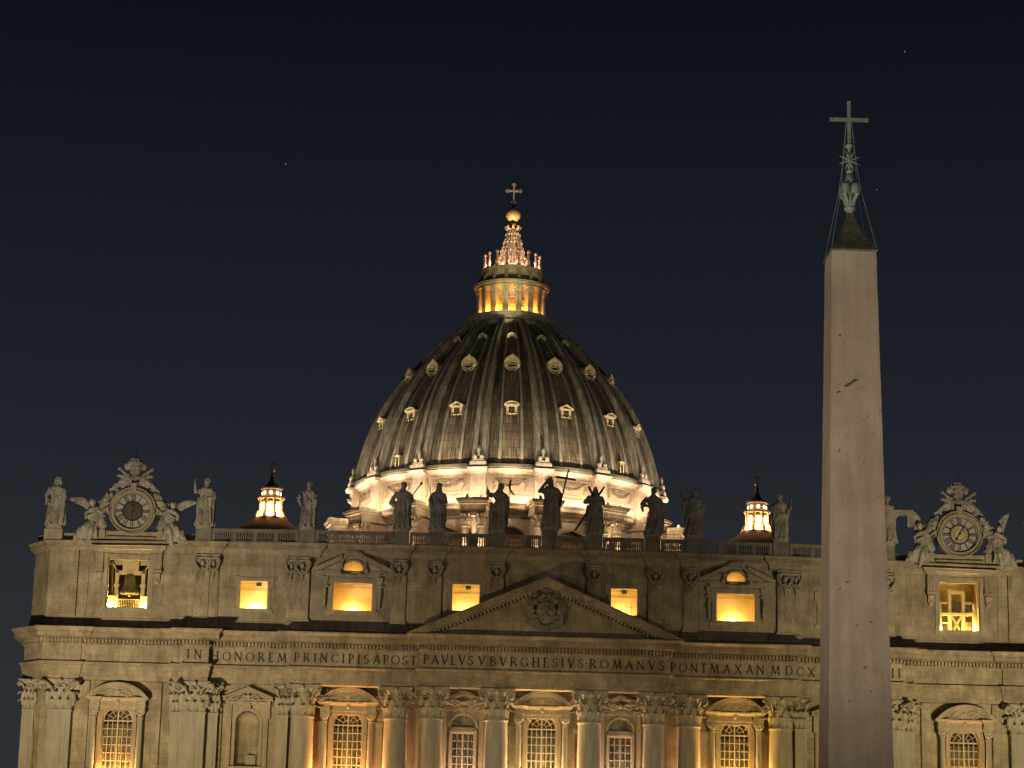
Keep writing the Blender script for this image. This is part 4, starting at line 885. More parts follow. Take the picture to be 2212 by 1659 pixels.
statue(-54.23, 54.42, 5.35, 'bearded stone saint with long hair at the far left end, left of the left clock', dict(L=((-.19, -.02, .60), (-.13, -.08, .47)), R=((.18, -.03, .60), (.13, -.06, .46)), hair='long', mantle=1, fat=1.12), 1,
       [('book', bar(MB(), (-.9, -.55, 2.2), (-.75, -.6, 2.9), .5, .16), 'statue'), ('lance', MB().tube([(.75, -.3, 0), (1.05, .1, 5.7)], .03, 6), 'darkstat')])
statue(-37.78, up_-.25, 5.35, 'stone saint raising one hand with a goblet, right of the left clock', dict(L=((-.20, -.06, .70), (-.225, -.10, .86)), R=((.19, -.04, .61), (.08, -.12, .58)), mantle=-1, fat=1.12, sleeve=False), 2,
       [('goblet', MB().lathe([(.12, 4.72), (.03, 4.8), (.03, 4.95), (.13, 5.05), (.15, 5.2)], 10, (-1.2, -.62)), 'bronze')])
statue(-26.4, up_-.1, 5.1, 'stone saint hugging a scroll and a book, between the left cupola and the lit dome', dict(L=((-.19, -.03, .62), (-.20, -.11, .66)), R=((.18, -.03, .60), (.12, -.09, .49)), mantle=1, head=-.01, fat=1.08), 3,
       [('scroll', MB().tube([(-1.28, -.6, 3.2), (-.85, -.65, 3.35)], .17, 10).tube([(-1.2, -.6, 2.9), (-.9, -.62, 3.0)], .14, 10), 'statue'), ('book', MB().box(.45, .95, -.75, -.5, 2.3, 3.1), 'statue')])
statue(-16.0, up_-.05, 5.25, 'dark stone saint, hand on hip, leaning a short round-headed club over the shoulder', dict(L=((-.235, -.0, .58), (-.14, -.06, .47)), R=((.20, -.02, .62), (.15, -.09, .52)), mantle=-1, sway=.02, sleeve=False, fat=1.08), 4,
       [('club', MB().tube([(.95, -.4, 3.3), (1.15, -.4, 4.0), (1.95, -.35, 5.1)], [.09, .07, .06], 8).ell((2.0, -.35, 5.2), (.15, .15, .2), 8, 6), 'darkstat')])
statue(-12.06, up_+.02, 5.15, 'slim dark stone saint with bowed covered head and thin staff beside the club bearer', dict(L=((-.17, -.03, .60), (-.13, -.10, .52)), R=((.16, -.02, .60), (.08, -.12, .55)), hair='veil', mantle=1, sway=-.01, head=.02, tilt=.12, fat=.98), 5,
       [('staff', MB().tube([(-.75, -.6, 3.0), (-1.0, -.4, 4.6), (-1.35, -.35, 5.6)], .04, 6), 'darkstat')])
pst = MB().tube([(.85, -.5, 0), (1.2, -.45, 3.6), (1.35, -.4, 5.75)], .04, 6)
pst.tube([(1.25, -.42, 5.7), (1.15, -.42, 5.2), (1.2, -.42, 4.75), (1.5, -.42, 4.3), (1.75, -.42, 4.05)], [.09, .07, .1, .1, .07], 6); bar(pst, (1.05, -.42, 5.15), (1.65, -.42, 5.25), .09)
statue(-5.39, up_+.05, 5.3, 'dark stone saint pointing upwards and holding a cross-staff with a fluttering ribbon', dict(L=((-.21, -.04, .73), (-.235, -.08, .86)), R=((.20, -.02, .62), (.19, -.08, .52)), mantle=-1, sway=.05, head=.01, sleeve=False, fat=1.02), 6, [('cross_staff', pst, 'darkstat')])
cr = MB(); bar(cr, (1.0, -.45, 2.4), (1.95, -.45, 6.6), .34, .2); bar(cr, (.55, -.44, 5.75), (2.75, -.44, 5.45), .32, .2)
hl = MB(); ring = arc(-.22, 5.55, .42, .42, 0, 2*pi, 24); hl.strip(ring, arc(-.22, 5.55, .33, .33, 0, 2*pi, 24), -.05, 0); hl.tube([(-.22, -.02, 5.2), (-.22, -.02, 5.95)], .035, 5); hl.tube([(-.6, -.02, 5.55), (.16, -.02, 5.55)], .035, 5)
statue(.37, 55.62, 5.6, 'tall dark central statue with halo carrying a large cross, above the pediment', dict(L=((-.22, -.04, .70), (-.13, -.08, .86)), R=((.20, -.02, .62), (.17, -.09, .55)), hair='long', mantle=1, sway=.02, head=-.04, fat=1.14, sleeve=False), 7, [('cross', cr, 'darkstat'), ('halo', hl, 'darkstat')])
xc = MB(); bar(xc, (-2.15, -.15, .25), (1.0, -.1, 5.25), .38, .22); bar(xc, (-.75, -.35, 5.2), (.6, -.3, 2.4), .34, .2)
statue(5.33, up_+.1, 5.2, 'dark stone saint in a hood embracing an X-shaped cross', dict(L=((-.22, -.02, .66), (-.04, -.13, .63)), R=((.19, -.02, .64), (.04, -.14, .66)), hair='hood', mantle=-1, sway=.01, fat=1.1, hem=1.05, sleeve=False), 8, [('diagonal_cross', xc, 'darkstat')])
statue(11.78, up_+.1, 5.25, 'dark stone saint with curly hair and swirling robe, clasping a cup to the chest', dict(L=((-.235, -.02, .65), (-.12, -.11, .60)), R=((.20, .0, .64), (.06, -.12, .66)), mantle=1, sway=.05, head=-.02, beard=False, fat=1.12), 9, [('cup', MB().lathe([(.12, 3.2), (.04, 3.3), (.14, 3.55)], 10, (-.5, -.75)), 'statue')])
statue(16.28, up_+.08, 5.35, 'greenish stone saint with long hair lifting a short blade, just right of the lit dome', dict(L=((-.20, -.03, .64), (-.235, -.06, .74)), R=((.20, -.02, .60), (.06, -.12, .52)), hair='long', mantle=-1, sway=.02, fat=1.12), 10,
       [('blade', MB().tube([(-1.25, -.35, 4.0), (-1.3, -.35, 4.5), (-1.5, -.33, 5.25)], [.12, .1, .015], 6), 'bronze')])
statue(26.02, up_+.05, 5.15, 'greenish stone saint in a cloak leaning on a tall spear, beside the right cupola', dict(L=((-.18, .0, .62), (.0, -.12, .54)), R=((.17, -.03, .62), (.19, -.10, .66)), mantle=1, sway=-.04, beard=False, head=.0, fat=1.02), 11,
       [('spear', MB().tube([(1.05, -.5, 1.6), (1.1, -.5, 4.6), (1.15, -.5, 5.6)], [.05, .045, .01], 6).tube([(1.1, -.5, 3.6), (1.13, -.5, 4.8)], [.12, .08], 6), 'bronze')])
statue(37.81, up_+.05, 5.3, 'stone saint resting a book on a broad slab, half hidden behind the obelisk', dict(L=((-.19, -.03, .60), (-.10, -.10, .50)), R=((.20, -.02, .66), (.36, -.06, .62)), mantle=-1, sway=.02, fat=1.15, sleeve=True), 12,
       [('slab', MB().box(.5, 2.9, -.6, .1, 3.15, 3.75).box(2.3, 2.9, -.5, 0, 1.9, 3.15), 'statue'), ('rod', MB().tube([(1.3, -.3, 2.9), (2.2, -.2, 1.2)], .03, 5), 'darkstat')])
statue(54.4, 54.42, 5.3, 'stone saint with a thin staff at the right edge, beyond the right clock', dict(L=((-.19, -.03, .62), (-.17, -.10, .70)), R=((.18, -.03, .60), (.13, -.06, .46)), mantle=1, fat=1.1), 13,
       [('staff', MB().tube([(-1.05, -.55, 0), (-1.05, -.55, 5.9)], .04, 6), 'darkstat')])
# ------------------------------------------------------------------ clocks
def keys_tiara(mb, z, k=1.0):
    mb.lathe([(.55*k, z), (.62*k, z+.5*k), (.78*k, z+.9*k), (.80*k, z+1.3*k), (.62*k, z+1.75*k), (.3*k, z+2.0*k), (.08*k, z+2.1*k)], 16, sy=.7)
    for zz, rr in ((.25, .64), (.75, .80), (1.3, .85)): 
        mb.lathe([(rr*k*.9, z+(zz-.07)*k), (rr*k*1.02, z+zz*k), (rr*k*.9, z+(zz+.07)*k)], 16, sy=.7)
        for i in range(10): a = 2*pi*i/10; mb.ell((rr*k*sin(a), -.7*rr*k*cos(a), z+(zz+.16)*k), (.09*k, .07*k, .14*k), 5, 4)
    for s in (-1, 1):
        mb.tube([(-s*.6*k, .1, z-1.3*k), (s*1.95*k, -.1, z+.55*k)], [.15*k, .17*k], 8); mb.ell((s*1.95*k, -.1, z+.55*k), (.28*k, .2*k, .25*k), 8, 6)
        mb.ell((s*1.5*k, -.1, z-.35*k), (.3*k, .2*k, .28*k), 8, 6); mb.ell((s*1.95*k, -.1, z-.3*k), (.26*k, .2*k, .24*k), 8, 6); mb.ell((s*1.15*k, -.1, z-.55*k), (.28*k, .2*k, .28*k), 8, 6)
        mb.ell((s*1.0*k, .1, z+.9*k), (.4*k, .25*k, .5*k), 8, 6); mb.tube([(s*.7*k, -.1, z-.4*k), (s*.8*k, -.15, z-1.3*k), (s*.5*k, -.15, z-1.7*k)], [.14*k, .16*k, .1*k], 6)
def scroll(mb, cx, cz, r, s, y=0, th=.2):
    mb.tube([(cx+s*r*(1-i/16)*cos(i*.62+2.2)*1.0, y, cz+r*(1-i/16)*sin(i*.62+2.2)) for i in range(13)], [th*(1-i*.03) for i in range(13)], 8)
def angel(s, spread):   # reclining winged figure beside the dial; s = side
    mb = MB(); T = lambda *p: [(s*x, y, z) for x, y, z in p]
    mb.ell((s*4.45, -.5, 3.95), (.33, .36, .42), 10, 8); mb.ell((s*4.5, -.38, 4.1), (.36, .34, .36), 8, 6); mb.tube(T((4.45, -.5, 3.75), (4.25, -.4, 3.3)), [.18, .22], 8)
    mb.tube(T((4.2, -.4, 3.4), (4.0, -.4, 2.6), (4.3, -.5, 1.7), (4.9, -.6, 1.25)), [.5, .55, .6, .5], 12)
    mb.tube(T((4.0, -.5, 3.2), (3.3, -.6, 2.9), (2.75, -.6, 3.4)), [.25, .2, .12], 8); mb.tube(T((4.6, -.5, 3.2), (5.1, -.6, 2.7), (5.0, -.7, 2.1)), [.24, .2, .12], 8)
    mb.tube(T((4.4, -.8, 1.6), (5.1, -1.1, 1.1), (5.7, -1.0, .25), (6.2, -1.1, .0)), [.42, .36, .22, .12], 10)
    mb.tube(T((4.1, -.8, 1.5), (4.3, -1.2, .9), (4.6, -1.0, -.5), (4.9, -1.2, -.75)), [.42, .36, .22, .12], 10)
    for i in range(7): mb.tube(T((3.6+.3*i, -.7, 2.1-.15*i), (3.9+.28*i, -1.0, 1.0), (3.7+.42*i, -.8, -.1-.05*i)), [.14, .2, .16], 7)
    for i in range(4): mb.tube(T((3.9, -.85, 3.0-.3*i), (4.4, -.95, 2.6-.3*i), (4.8, -.7, 2.4-.25*i)), .1, 6)
    # wings: fans of feathers
    for i in range(8):
        a = spread+i*.085; l = 2.75-.2*i; mb.tube(T((4.7, -.1, 3.3), (4.7+l*.55*cos(a), .0, 3.3+l*.55*sin(a)+.12), (4.7+l*cos(a), .0, 3.3+l*sin(a))), [.22, .2, .07], 6, .6)
    for i in range(7):
        a = 2.2-i*.12; l = 1.7-.12*i; mb.tube(T((3.9, .1, 3.1), (3.9+l*.5*cos(a), .1, 3.1+l*.5*sin(a)), (3.9+l*cos(a), .1, 3.1+l*sin(a))), [.2, .2, .08], 6, .6)
    return mb
def clock(xc, label, hand, seed, spread):
    zc = 56.32; t = thing('clock', label, 'clock', (xc, -.25, 53.15), 'clocks crowning the two ends of the front'); Z = zc-53.15
    b = MB(); b.box(-4.0, 4.0, -.1, .9, 0, .95); b.box(-3.3, 3.3, -.3, .9, .85, 1.0); b.lathe([(2.95, -.1), (2.95, .9)], 40); 
    b2 = MB().merge(MB().box(-4.0, 4.0, -.15, .9, 0, .9))
    for s in (-1, 1): b2.box(s*3.2-.35, s*3.2+.35, -.45, .9, 0, 1.0)
    b2.box(-2.7, 2.7, -.5, -.15, .1, .25); part('plinth', b2, 'plain', t)
    ringc = MB()
    def disc(r0, r1, y0, y1, mb=ringc, n=48): mb.strip(arc(0, Z, r1, r1, 0, 2*pi, n), arc(0, Z, r0, r0, 0, 2*pi, n), y0, y1)
    disc(2.06, 2.3, -.66, .8); disc(2.3, 2.46, -.44, .8); disc(2.46, 2.6, -.7, .8); disc(1.93, 2.05, -.42, .8)
    ringc.box(-.32, .32, -.85, .6, Z+2.2, Z+3.0); ringc.box(-.4, .4, -.92, .6, Z+2.85, Z+3.05)
    for s in (-1, 1): ringc.box(s*2.6-.25, s*2.6+.25, -.7, .7, Z-.3, Z+.3)
    part('clock_surround', ringc, 'plain', t)
    d = MB(); d.prism(arc(0, Z, 1.95, 1.95, 0, 2*pi, 48)[:-1], -.32, .5); dl = part('dial', d, 'dial', t)
    k = MB()
    k.strip(arc(0, Z, 1.94, 1.94, 0, 2*pi, 48), arc(0, Z, 1.86, 1.86, 0, 2*pi, 48), -.345, -.3); k.strip(arc(0, Z, 1.13, 1.13, 0, 2*pi, 40), arc(0, Z, .98, .98, 0, 2*pi, 40), -.36, -.3)
    part('dial_rings', k, 'letter', dl)
    NU = ['XII', 'I', 'II', 'III', 'IIII', 'V', 'VI', 'VII', 'VIII', 'IX', 'X', 'XI']
    nm = MB()
    for i, s_ in enumerate(NU):
        a = -2*pi*i/12; l = MB(); w_ = {'I': .13, 'V': .27, 'X': .27}; tw = sum(w_[c] for c in s_); x = -tw/2
        for c in s_:
            cw = w_[c]
            if c == 'I': l.box(x+.035, x+.105, -.352, -.3, 1.13, 1.82)
            if c == 'V': l.prism([(x, 1.82), (x+.1, 1.82), (x+.15, 1.13), (x+.1, 1.13)], -.354, -.3); l.prism([(x+.2, 1.82), (x+.25, 1.82), (x+.15, 1.13), (x+.11, 1.13)], -.357, -.3)
            if c == 'X': l.prism([(x, 1.82), (x+.1, 1.82), (x+.25, 1.13), (x+.15, 1.13)], -.354, -.3); l.prism([(x+.2, 1.82), (x+.25, 1.82), (x+.05, 1.13), (x, 1.13)], -.357, -.3)
            x += cw
        nm.merge(l, Matrix.Translation((0, 0, Z)) @ Matrix.Rotation(-a, 4, 'Y'))
    part('numerals', nm, 'letter', dl)
    c = MB(); c.prism(arc(0, Z, .98, .98, 0, 2*pi, 36)[:-1], -.37, -.3); part('dial_centre', c, 'carved' if xc > 0 else 'darkbronze', dl)
    c = MB(); c.prism(arc(0, Z, .5, .5, 0, 2*pi, 30)[:-1], -.40, -.3)
    for i in range(12): a = i*pi/6; c.ell((.8*cos(a), -.38, Z+.8*sin(a)), (.09, .04, .09), 6, 4)
    part('gilt_sun', c, 'gold' if xc > 0 else 'darkbronze', dl)
    h = MB(); a = R(hand); bar(h, (-.8*sin(a), -.46, Z-.8*cos(a)), (1.0*sin(a), -.46, Z+1.0*cos(a)), .15, .04); h.ell((-.6*sin(a), -.46, Z-.6*cos(a)), (.16, .03, .16), 8, 6); h.ell((.1*sin(a), -.47, Z+.1*cos(a)), (.14, .04, .14), 8, 6)
    part('hand', h, 'darkstat', t)
    cv = MB(); keys_tiara(cv, Z+4.25, .92); cv.ell((0, .1, Z+3.5), (.7, .5, .8), 10, 8)
    for s in (-1, 1):
        scroll(cv, s*1.75, Z+2.85, .75, s, 0, .24); scroll(cv, s*1.5, Z+3.2, .5, s, -.1, .2); cv.tube([(s*.9, 0, Z+3.9), (s*1.5, -.1, Z+3.3), (s*2.3, 0, Z+2.6), (s*2.75, 0, Z+2.2)], [.25, .3, .28, .1], 8)
        cv.tube([(s*2.4, 0, Z+2.1), (s*2.9, -.1, Z+1.5), (s*3.2, 0, Z+.7), (s*3.6, 0, Z-.2), (s*3.5, -.2, Z-1.3), (s*3.0, -.3, Z-2.0)], [.3, .45, .5, .5, .6, .4], 10)
        rnd = random.Random(seed+s)
        for i in range(26):
            q = rnd.random(); x = 2.5+1.5*q+rnd.uniform(-.2, .3); z = Z+1.9-4.0*q*rnd.uniform(.7, 1.1); cv.ell((s*x, -.3+rnd.uniform(-.2, .1), z), (rnd.uniform(.14, .3),)*3, 7, 5)
    part('carved_crown', remesh(cv, .06, 'carved_crown', .10, 1), 'statue', t)
    for s in (-1, 1):
        part('angel', remesh(angel(s, spread[0 if s < 0 else 1]), .06, 'angel', .06, 1), 'statue', t)
    part('finial_cross', MB().tube([(0, 0, Z+6.1), (0, 0, Z+6.75)], .05, 6).tube([(-.15, 0, Z+6.55), (.15, 0, Z+6.55)], .04, 6), 'darkstat', t)
clock(-45.75, 'left roof clock with roman numerals under a crowned carving and two winged angels', 182, 3, (.42, .42))
clock(46.0, 'right roof clock with its hand towards one, under a crowned carving and two angels', 32, 8, (1.35, 1.2))
# coat of arms in the pediment
ca = MB(); z = 45.6; ca.ell((0, 0, z), (1.0, .45, 1.5), 16, 12); ca.ell((0, -.35, z), (.3, .35, .8), 8, 8); [ca.ell((1.25*cos(t)*(1+.12*sin(5*t)), -.3, z+1.7*sin(t)), (.26, .3, .34), 7, 5) for t in [i*pi/9 for i in range(18)]]; keys_tiara(ca, z+1.75, .5)
rnd = random.Random(5)
for s in (-1, 1):
    scroll(ca, s*1.35, z+1.2, .5, s, -.2, .16); scroll(ca, s*1.2, z-1.2, .5, s, -.2, .16); ca.tube([(s*1.3, -.2, z+1.3), (s*1.75, -.2, z+.4), (s*1.45, -.2, z-.5), (s*.9, -.2, z-1.7), (s*.2, -.2, z-2.1)], [.2, .25, .22, .2, .12], 8)
    for i in range(16): a = i/16*pi-pi/2; ca.ell((s*(1.45+.25*rnd.random())*cos(a), -.25, z+1.9*sin(a)), (.16, .18, .2), 6, 5)
    ca.tube([(s*.8, -.2, z+2.9), (s*1.3, -.2, z+2.3), (s*1.0, -.2, z+1.9)], [.15, .2, .1], 8)
for zz in (.7, 0, -.7): ca.tube([(-.45, -.42, z+zz), (0, -.55, z+zz+.25), (.45, -.42, z+zz)], .13, 6)
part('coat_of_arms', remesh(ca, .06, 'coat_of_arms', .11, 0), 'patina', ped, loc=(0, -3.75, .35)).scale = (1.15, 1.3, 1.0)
# ------------------------------------------------------------------ the slight camber of the roofline
def camber(x): return .22-.55*min(1, abs(x)/54)**2
def bend(o, ox, oz):
    for c in o.children:
        cx_, cz_ = ox+c.location.x, oz+c.location.z
        if c.type == 'MESH' and c.data.users == 1:
            for v in c.data.vertices:
                h = v.co.z+cz_
                if h > 51.7: v.co.z += camber(v.co.x+cx_)*min(1, (h-51.7)/.5)
        elif c.type == 'MESH' and c.data.name.startswith('baluster'): c.location.z += camber(cx_)
        bend(c, cx_, cz_)
bend(B, 0, 5)
for o in list(COL.objects):
    if o.parent is None and o.name.startswith('statue') and abs(o.location.x) < 50: o.location.z -= .2*min(1, abs(o.location.x)/38)-.06
# ------------------------------------------------------------------ the dome
D = thing('dome', 'great ribbed lead dome on a floodlit drum, with a glowing lantern and cross', 'dome', (DX, DY, 56*DS)); D.scale = (DS,)*3
def dpart(name, mb, m, parent=None, smooth=False, rot=0, z=-56):
    o = part(name, mb, m, parent or D, smooth, (0, 0, z if parent is None else 0)); o.rotation_euler = (0, 0, rot); return o
PR = [(25.0, 88.0), (24.75, 89.63), (24.3, 91.41), (23.6, 94.14), (22.5, 97.49), (21.5, 99.8), (20.2, 102.32), (18.3, 105.26), (16.1, 108.19), (13.9, 110.82), (12.0, 112.91), (10.1, 114.7), (8.5, 115.96), (7.2, 116.9)]
def rz(z):
    for (r0, z0), (r1, z1) in zip(PR, PR[1:]):
        if z <= z1: return r0+(r1-r0)*(z-z0)/(z1-z0)
    return 7.2
shell = MB()
nn = 16*12; vs = []; fs = []
PF = []
for (r0, z0), (r1, z1) in zip(PR, PR[1:]):
    for k in range(3): t = k/3; PF.append((r0+(r1-r0)*t, z0+(z1-z0)*t))
PF.append(PR[-1])
shell.lathe(PF, 96, cap=False); dpart('dome_shell', shell, 'dome', smooth=True)
def strake(a0, a1, h, mb, z0=88.0, zt=116.8, side=.0, taper=1.0):
    """raised band following the shell between two azimuths (measured at the base), height h"""
    zs = [z0+(zt-z0)*i/30 for i in range(31)]; vs = []; fs = []
    for z in zs:
        r = rz(z); ac = (a0+a1)/2; w = (a1-a0)/2*(1 if taper >= 1 else 1-(1-taper)*(z-z0)/(zt-z0))
        nx = .25+(z-88)/40
        for a, hh in ((ac-w, -.15), (ac-w*.92, h), (ac+w*.92, h), (ac+w, -.15)):
            vs.append(((r+hh)*sin(a), -(r+hh)*cos(a), z+max(0, hh)*nx))
    for i in range(30):
        for j in range(3): fs.append((i*4+j, i*4+j+1, i*4+j+5, i*4+j+4))
    return mb.add(vs, fs)
A16 = [(k+.5)*pi/8 for k in range(16)]
w1 = 1.12/25
rib = MB(); strake(-w1*1.15, w1*1.15, .25, rib); strake(-w1*.95, -w1*.28, .75, rib, taper=.9); strake(w1*.28, w1*.95, .75, rib, taper=.9)
rib_me = rib.mesh('rib')
seam = MB(); strake(-.011, .011, .16, seam, taper=.8)
thin = MB(); strake(-.006, .006, .10, thin, zt=112); 
strip_ = MB(); strake(-.062, .062, .07, strip_, z0=88.2, zt=110, taper=.9)
for o in (-.030, .001, .030): strake(o-.0035, o+.0035, .13, strip_, z0=88.2, zt=109)
strip_me = strip_.mesh('lead_panel')
seam_me, thin_me = seam.mesh('panel_seam'), thin.mesh('thin_seam')
ft = MB(); ft.box(-1.3, 1.3, -26.5, -24.9, 87.5, 88.0).box(-1.0, 1.0, -26.3, -24.9, 87.6, 88.4); 
for s in (-1, 1): ft.ell((s*.55, -26.0, 88.85), (.4, .4, .5), 8, 6)
ft.lathe([(.25, 89.1), (.16, 89.4), (.32, 90.0), (.22, 90.5), (.08, 90.7)], 8, (0, -25.8)); ft_me = ft.mesh('rib_foot', True)
for a in A16:
    r_ = dpart('rib', rib_me, 'leadrib', rot=a); q = part('rib_foot', ft_me, 'plain', r_)
for k in range(16):
    a = k*pi/8
    dpart('lead_panel', strip_me, 'leadpanel', rot=a)
    for o in (-.070, .070): dpart('panel_seam', seam_me, 'leadrib', rot=a+o)
# dormers
def dormer(kind):
    f, d = MB(), MB()
    if kind < 2:   # lower row: small window under a pediment
        f.box(-.95, -.55, -.5, 1.2, -.8, .55).box(.55, .95, -.5, 1.2, -.8, .55).box(-1.0, 1.0, -.6, 1.2, -1.0, -.75).box(-1.1, 1.1, -.6, 1.6, .5, .75)
        if kind: gable(f, 1.35, .8, 1.45, -.85, 2.0, .25)
        else: f.strip(arc(0, .75, 1.35, .62, 0, pi, 14), arc(0, .75, 1.1, .38, 0, pi, 14), -.85, 2.0); f.box(-1.3, 1.3, -.85, .3, .70, .85)
        for s in (-1, 1): f.tube([(s*.9, -.5, -.7), (s*.75, -.55, -1.15), (s*.3, -.5, -1.3)], [.16, .14, .1], 6)
        f.box(-1.0, 1.0, .6, 2.0, -.8, .7)
        d.box(-.54, .54, -.1, .2, -.74, .5)
    elif kind == 2:   # middle row: shell hood over an eye-shaped opening
        f.strip(arc(0, -.1, 1.35, 1.45, 0, pi, 22), arc(0, -.1, .95, .55, 0, pi, 22), -.9, 1.6); f.strip(arc(0, -.1, 1.5, 1.55, -.05, pi+.05, 22), arc(0, -.1, 1.3, 1.38, -.05, pi+.05, 22), -1.0, 1.0)
        f.strip(arc(0, -.25, 1.05, .62, 0, 2*pi, 26), arc(0, -.25, .86, .46, 0, 2*pi, 26), -1.1, .3); f.strip(arc(0, -.25, .8, .22, 0, pi, 14), arc(0, -.25, .8, .12, 0, pi, 14), -.95, .2)
        f.lathe([(.24, 1.3), (.18, 1.45), (.3, 1.65), (.1, 1.85)], 8, (0, -.7)); f.ell((-.4, -.8, 1.38), (.3, .2, .16), 6, 5); f.ell((.4, -.8, 1.38), (.3, .2, .16), 6, 5)
        for s in (-1, 1): f.ell((s*1.2, -.95, -.3), (.26, .2, .3), 8, 6); f.tube([(s*1.15, -.9, -.55), (s*.75, -.95, -.95), (s*.5, -.9, -1.25), (s*.2, -.9, -1.15)], [.2, .2, .16, .1], 7)
        f.box(-.12, .12, -.95, 0, -1.25, -.8)
        d.prism(arc(0, -.25, .88, .48, 0, 2*pi, 20)[:-1], -.5, .6)
    elif kind == 3:   # top row: small round eye
        f.strip(arc(0, 0, .95, .95, 0, pi, 14), arc(0, 0, .68, .62, 0, pi, 14), -.5, 1.3); f.strip(arc(0, -.05, .66, .55, 0, pi, 14), arc(0, -.05, .52, .4, 0, pi, 14), -.4, 1.0)
        d.prism(arc(0, -.05, .5, .4, 0, 2*pi, 16)[:-1], -.1, .6)
    else:   # tiny door at the foot
        f.box(-.5, -.3, -.3, .5, -1.0, .7).box(.3, .5, -.3, .5, -1.0, .7).box(-.6, .6, -.4, .6, .7, 1.0); d.box(-.29, .29, -.05, .3, -1.0, .69)
    return f.mesh('dormer', True), d.mesh('opening')
DM = [dormer(k) for k in range(5)]
def put(kind, a, z, out):
    r = rz(z)+out; c, s = cos(a), sin(a)
    o = part('dormer', DM[kind][0], 'dormer', D, loc=(r*s, -r*c, dm(z)-56)); o.rotation_euler = (0, 0, a); o.scale = (.9, .9, .92)
    part('opening', DM[kind][1], 'dark', o)
for k in range(16):
    a = k*pi/8
    put(k % 2, a, 97.7, -.15); put(2, a, 106.7, .12); put(3, a, 112.7, .05)
    if k % 4 == 2: put(4, a, 89.4, .25)
# attic of the drum
ring = lambda prof, n=96: MB().lathe(prof, n, cap=False)
dpart('drum_attic', ring([(24.9, 81.0), (24.9, 86.3)]), 'drum', smooth=True)
dpart('drum_attic_cornice', ring([(24.9, 86.2), (25.2, 86.25), (25.3, 86.55), (25.8, 86.65), (25.85, 86.85), (25.9, 86.98), (24.7, 87.0)]), 'drum')
dpart('dome_gutter', ring([(25.7, 87.03), (26.0, 87.3), (26.0, 87.75), (25.7, 87.95), (24.9, 88.0)]), 'darkbronze')
dpart('drum_cornice', ring([(24.0, 78.9), (24.5, 79.0), (24.6, 79.5), (24.9, 79.6), (24.95, 80.0), (25.9, 80.1), (26.0, 80.5), (26.3, 80.75), (26.35, 80.95), (24.5, 81.02)]), 'drum')
dpart('drum_wall', ring([(24.2, 50), (24.2, 79.0)]), 'drum', smooth=True)
pan = MB()
def curved(mb, a0, a1, r0, r1, z0, z1, n=10):
    A = [(r1*sin(a0+(a1-a0)*i/n), -r1*cos(a0+(a1-a0)*i/n)) for i in range(n+1)]; Bi = [(r0*sin(a0+(a1-a0)*i/n), -r0*cos(a0+(a1-a0)*i/n)) for i in range(n+1)][::-1]
    p = A+Bi; m = len(p); mb.add([(x, y, z0) for x, y in p]+[(x, y, z1) for x, y in p], [tuple(range(m))[::-1], tuple(range(m, 2*m))]+[(i, (i+1) % m, (i+1) % m+m, i+m) for i in range(m)]); return mb
pan = MB(); aw_ = .138
for z0, z1 in ((82.9, 83.1), (85.55, 85.75)): curved(pan, -aw_, aw_, 24.8, 25.02, z0, z1)
for s in (-1, 1): a, b = sorted((s*aw_, s*(aw_-.009))); curved(pan, a, b, 24.8, 25.02, 83.1, 85.55, 2)
curved(pan, -.16, .16, 24.8, 25.25, 81.0, 82.3)
pan_me = pan.mesh('attic_panel')
ga = MB(); rnd = random.Random(11)
for i in range(23):
    t = -1+i/11; z = 84.0+1.0*t*t; x = 2.35*t
    for j in range(3): ga.ell((x+rnd.uniform(-.08, .08), -25.0-.08*rnd.random(), z+rnd.uniform(-.16, .16)), (rnd.uniform(.09, .19), .14, rnd.uniform(.09, .17)), 5, 4)
for s in (-1, 1):
    for i in range(9): ga.ell((s*2.5+rnd.uniform(-.25, .25), -24.98, 85.1-.2*i+rnd.uniform(-.08, .08)), (.16, .12, .13), 5, 4)
    ga.tube([(s*.5, -25.0, 85.15), (s*1.2, -25.0, 85.3), (s*1.9, -24.95, 85.05)], .09, 5); ga.tube([(s*.7, -25.0, 84.8), (s*1.4, -25.0, 84.95), (s*2.0, -24.95, 84.7)], .08, 5)
ga.ell((0, -25.05, 84.95), (.38, .2, .46), 8, 6); ga_me = ga.mesh('garland', True)
pl = MB(); pl.box(-1.15, 1.15, -25.75, -24.7, 81.0, 86.3); pl.box(-.75, .75, -25.85, -25.7, 81.4, 85.9); pl.box(-1.35, 1.35, -26.0, -24.7, 85.9, 86.25); pl.box(-1.5, 1.5, -26.7, -24.7, 86.3, 86.75); pl.box(-1.6, 1.6, -26.85, -24.7, 86.75, 87.05); pl.box(-1.6, 1.6, -26.0, -24.7, 81.0, 81.6)
pl_me = pl.mesh('attic_pier')
for k in range(16):
    a = k*pi/8; c, s = cos(a), sin(a); p = dpart('attic_panel', pan_me, 'drum', rot=a); part('garland', ga_me, 'garland', p)
for a in A16: dpart('attic_pier', pl_me, 'drum', rot=a)
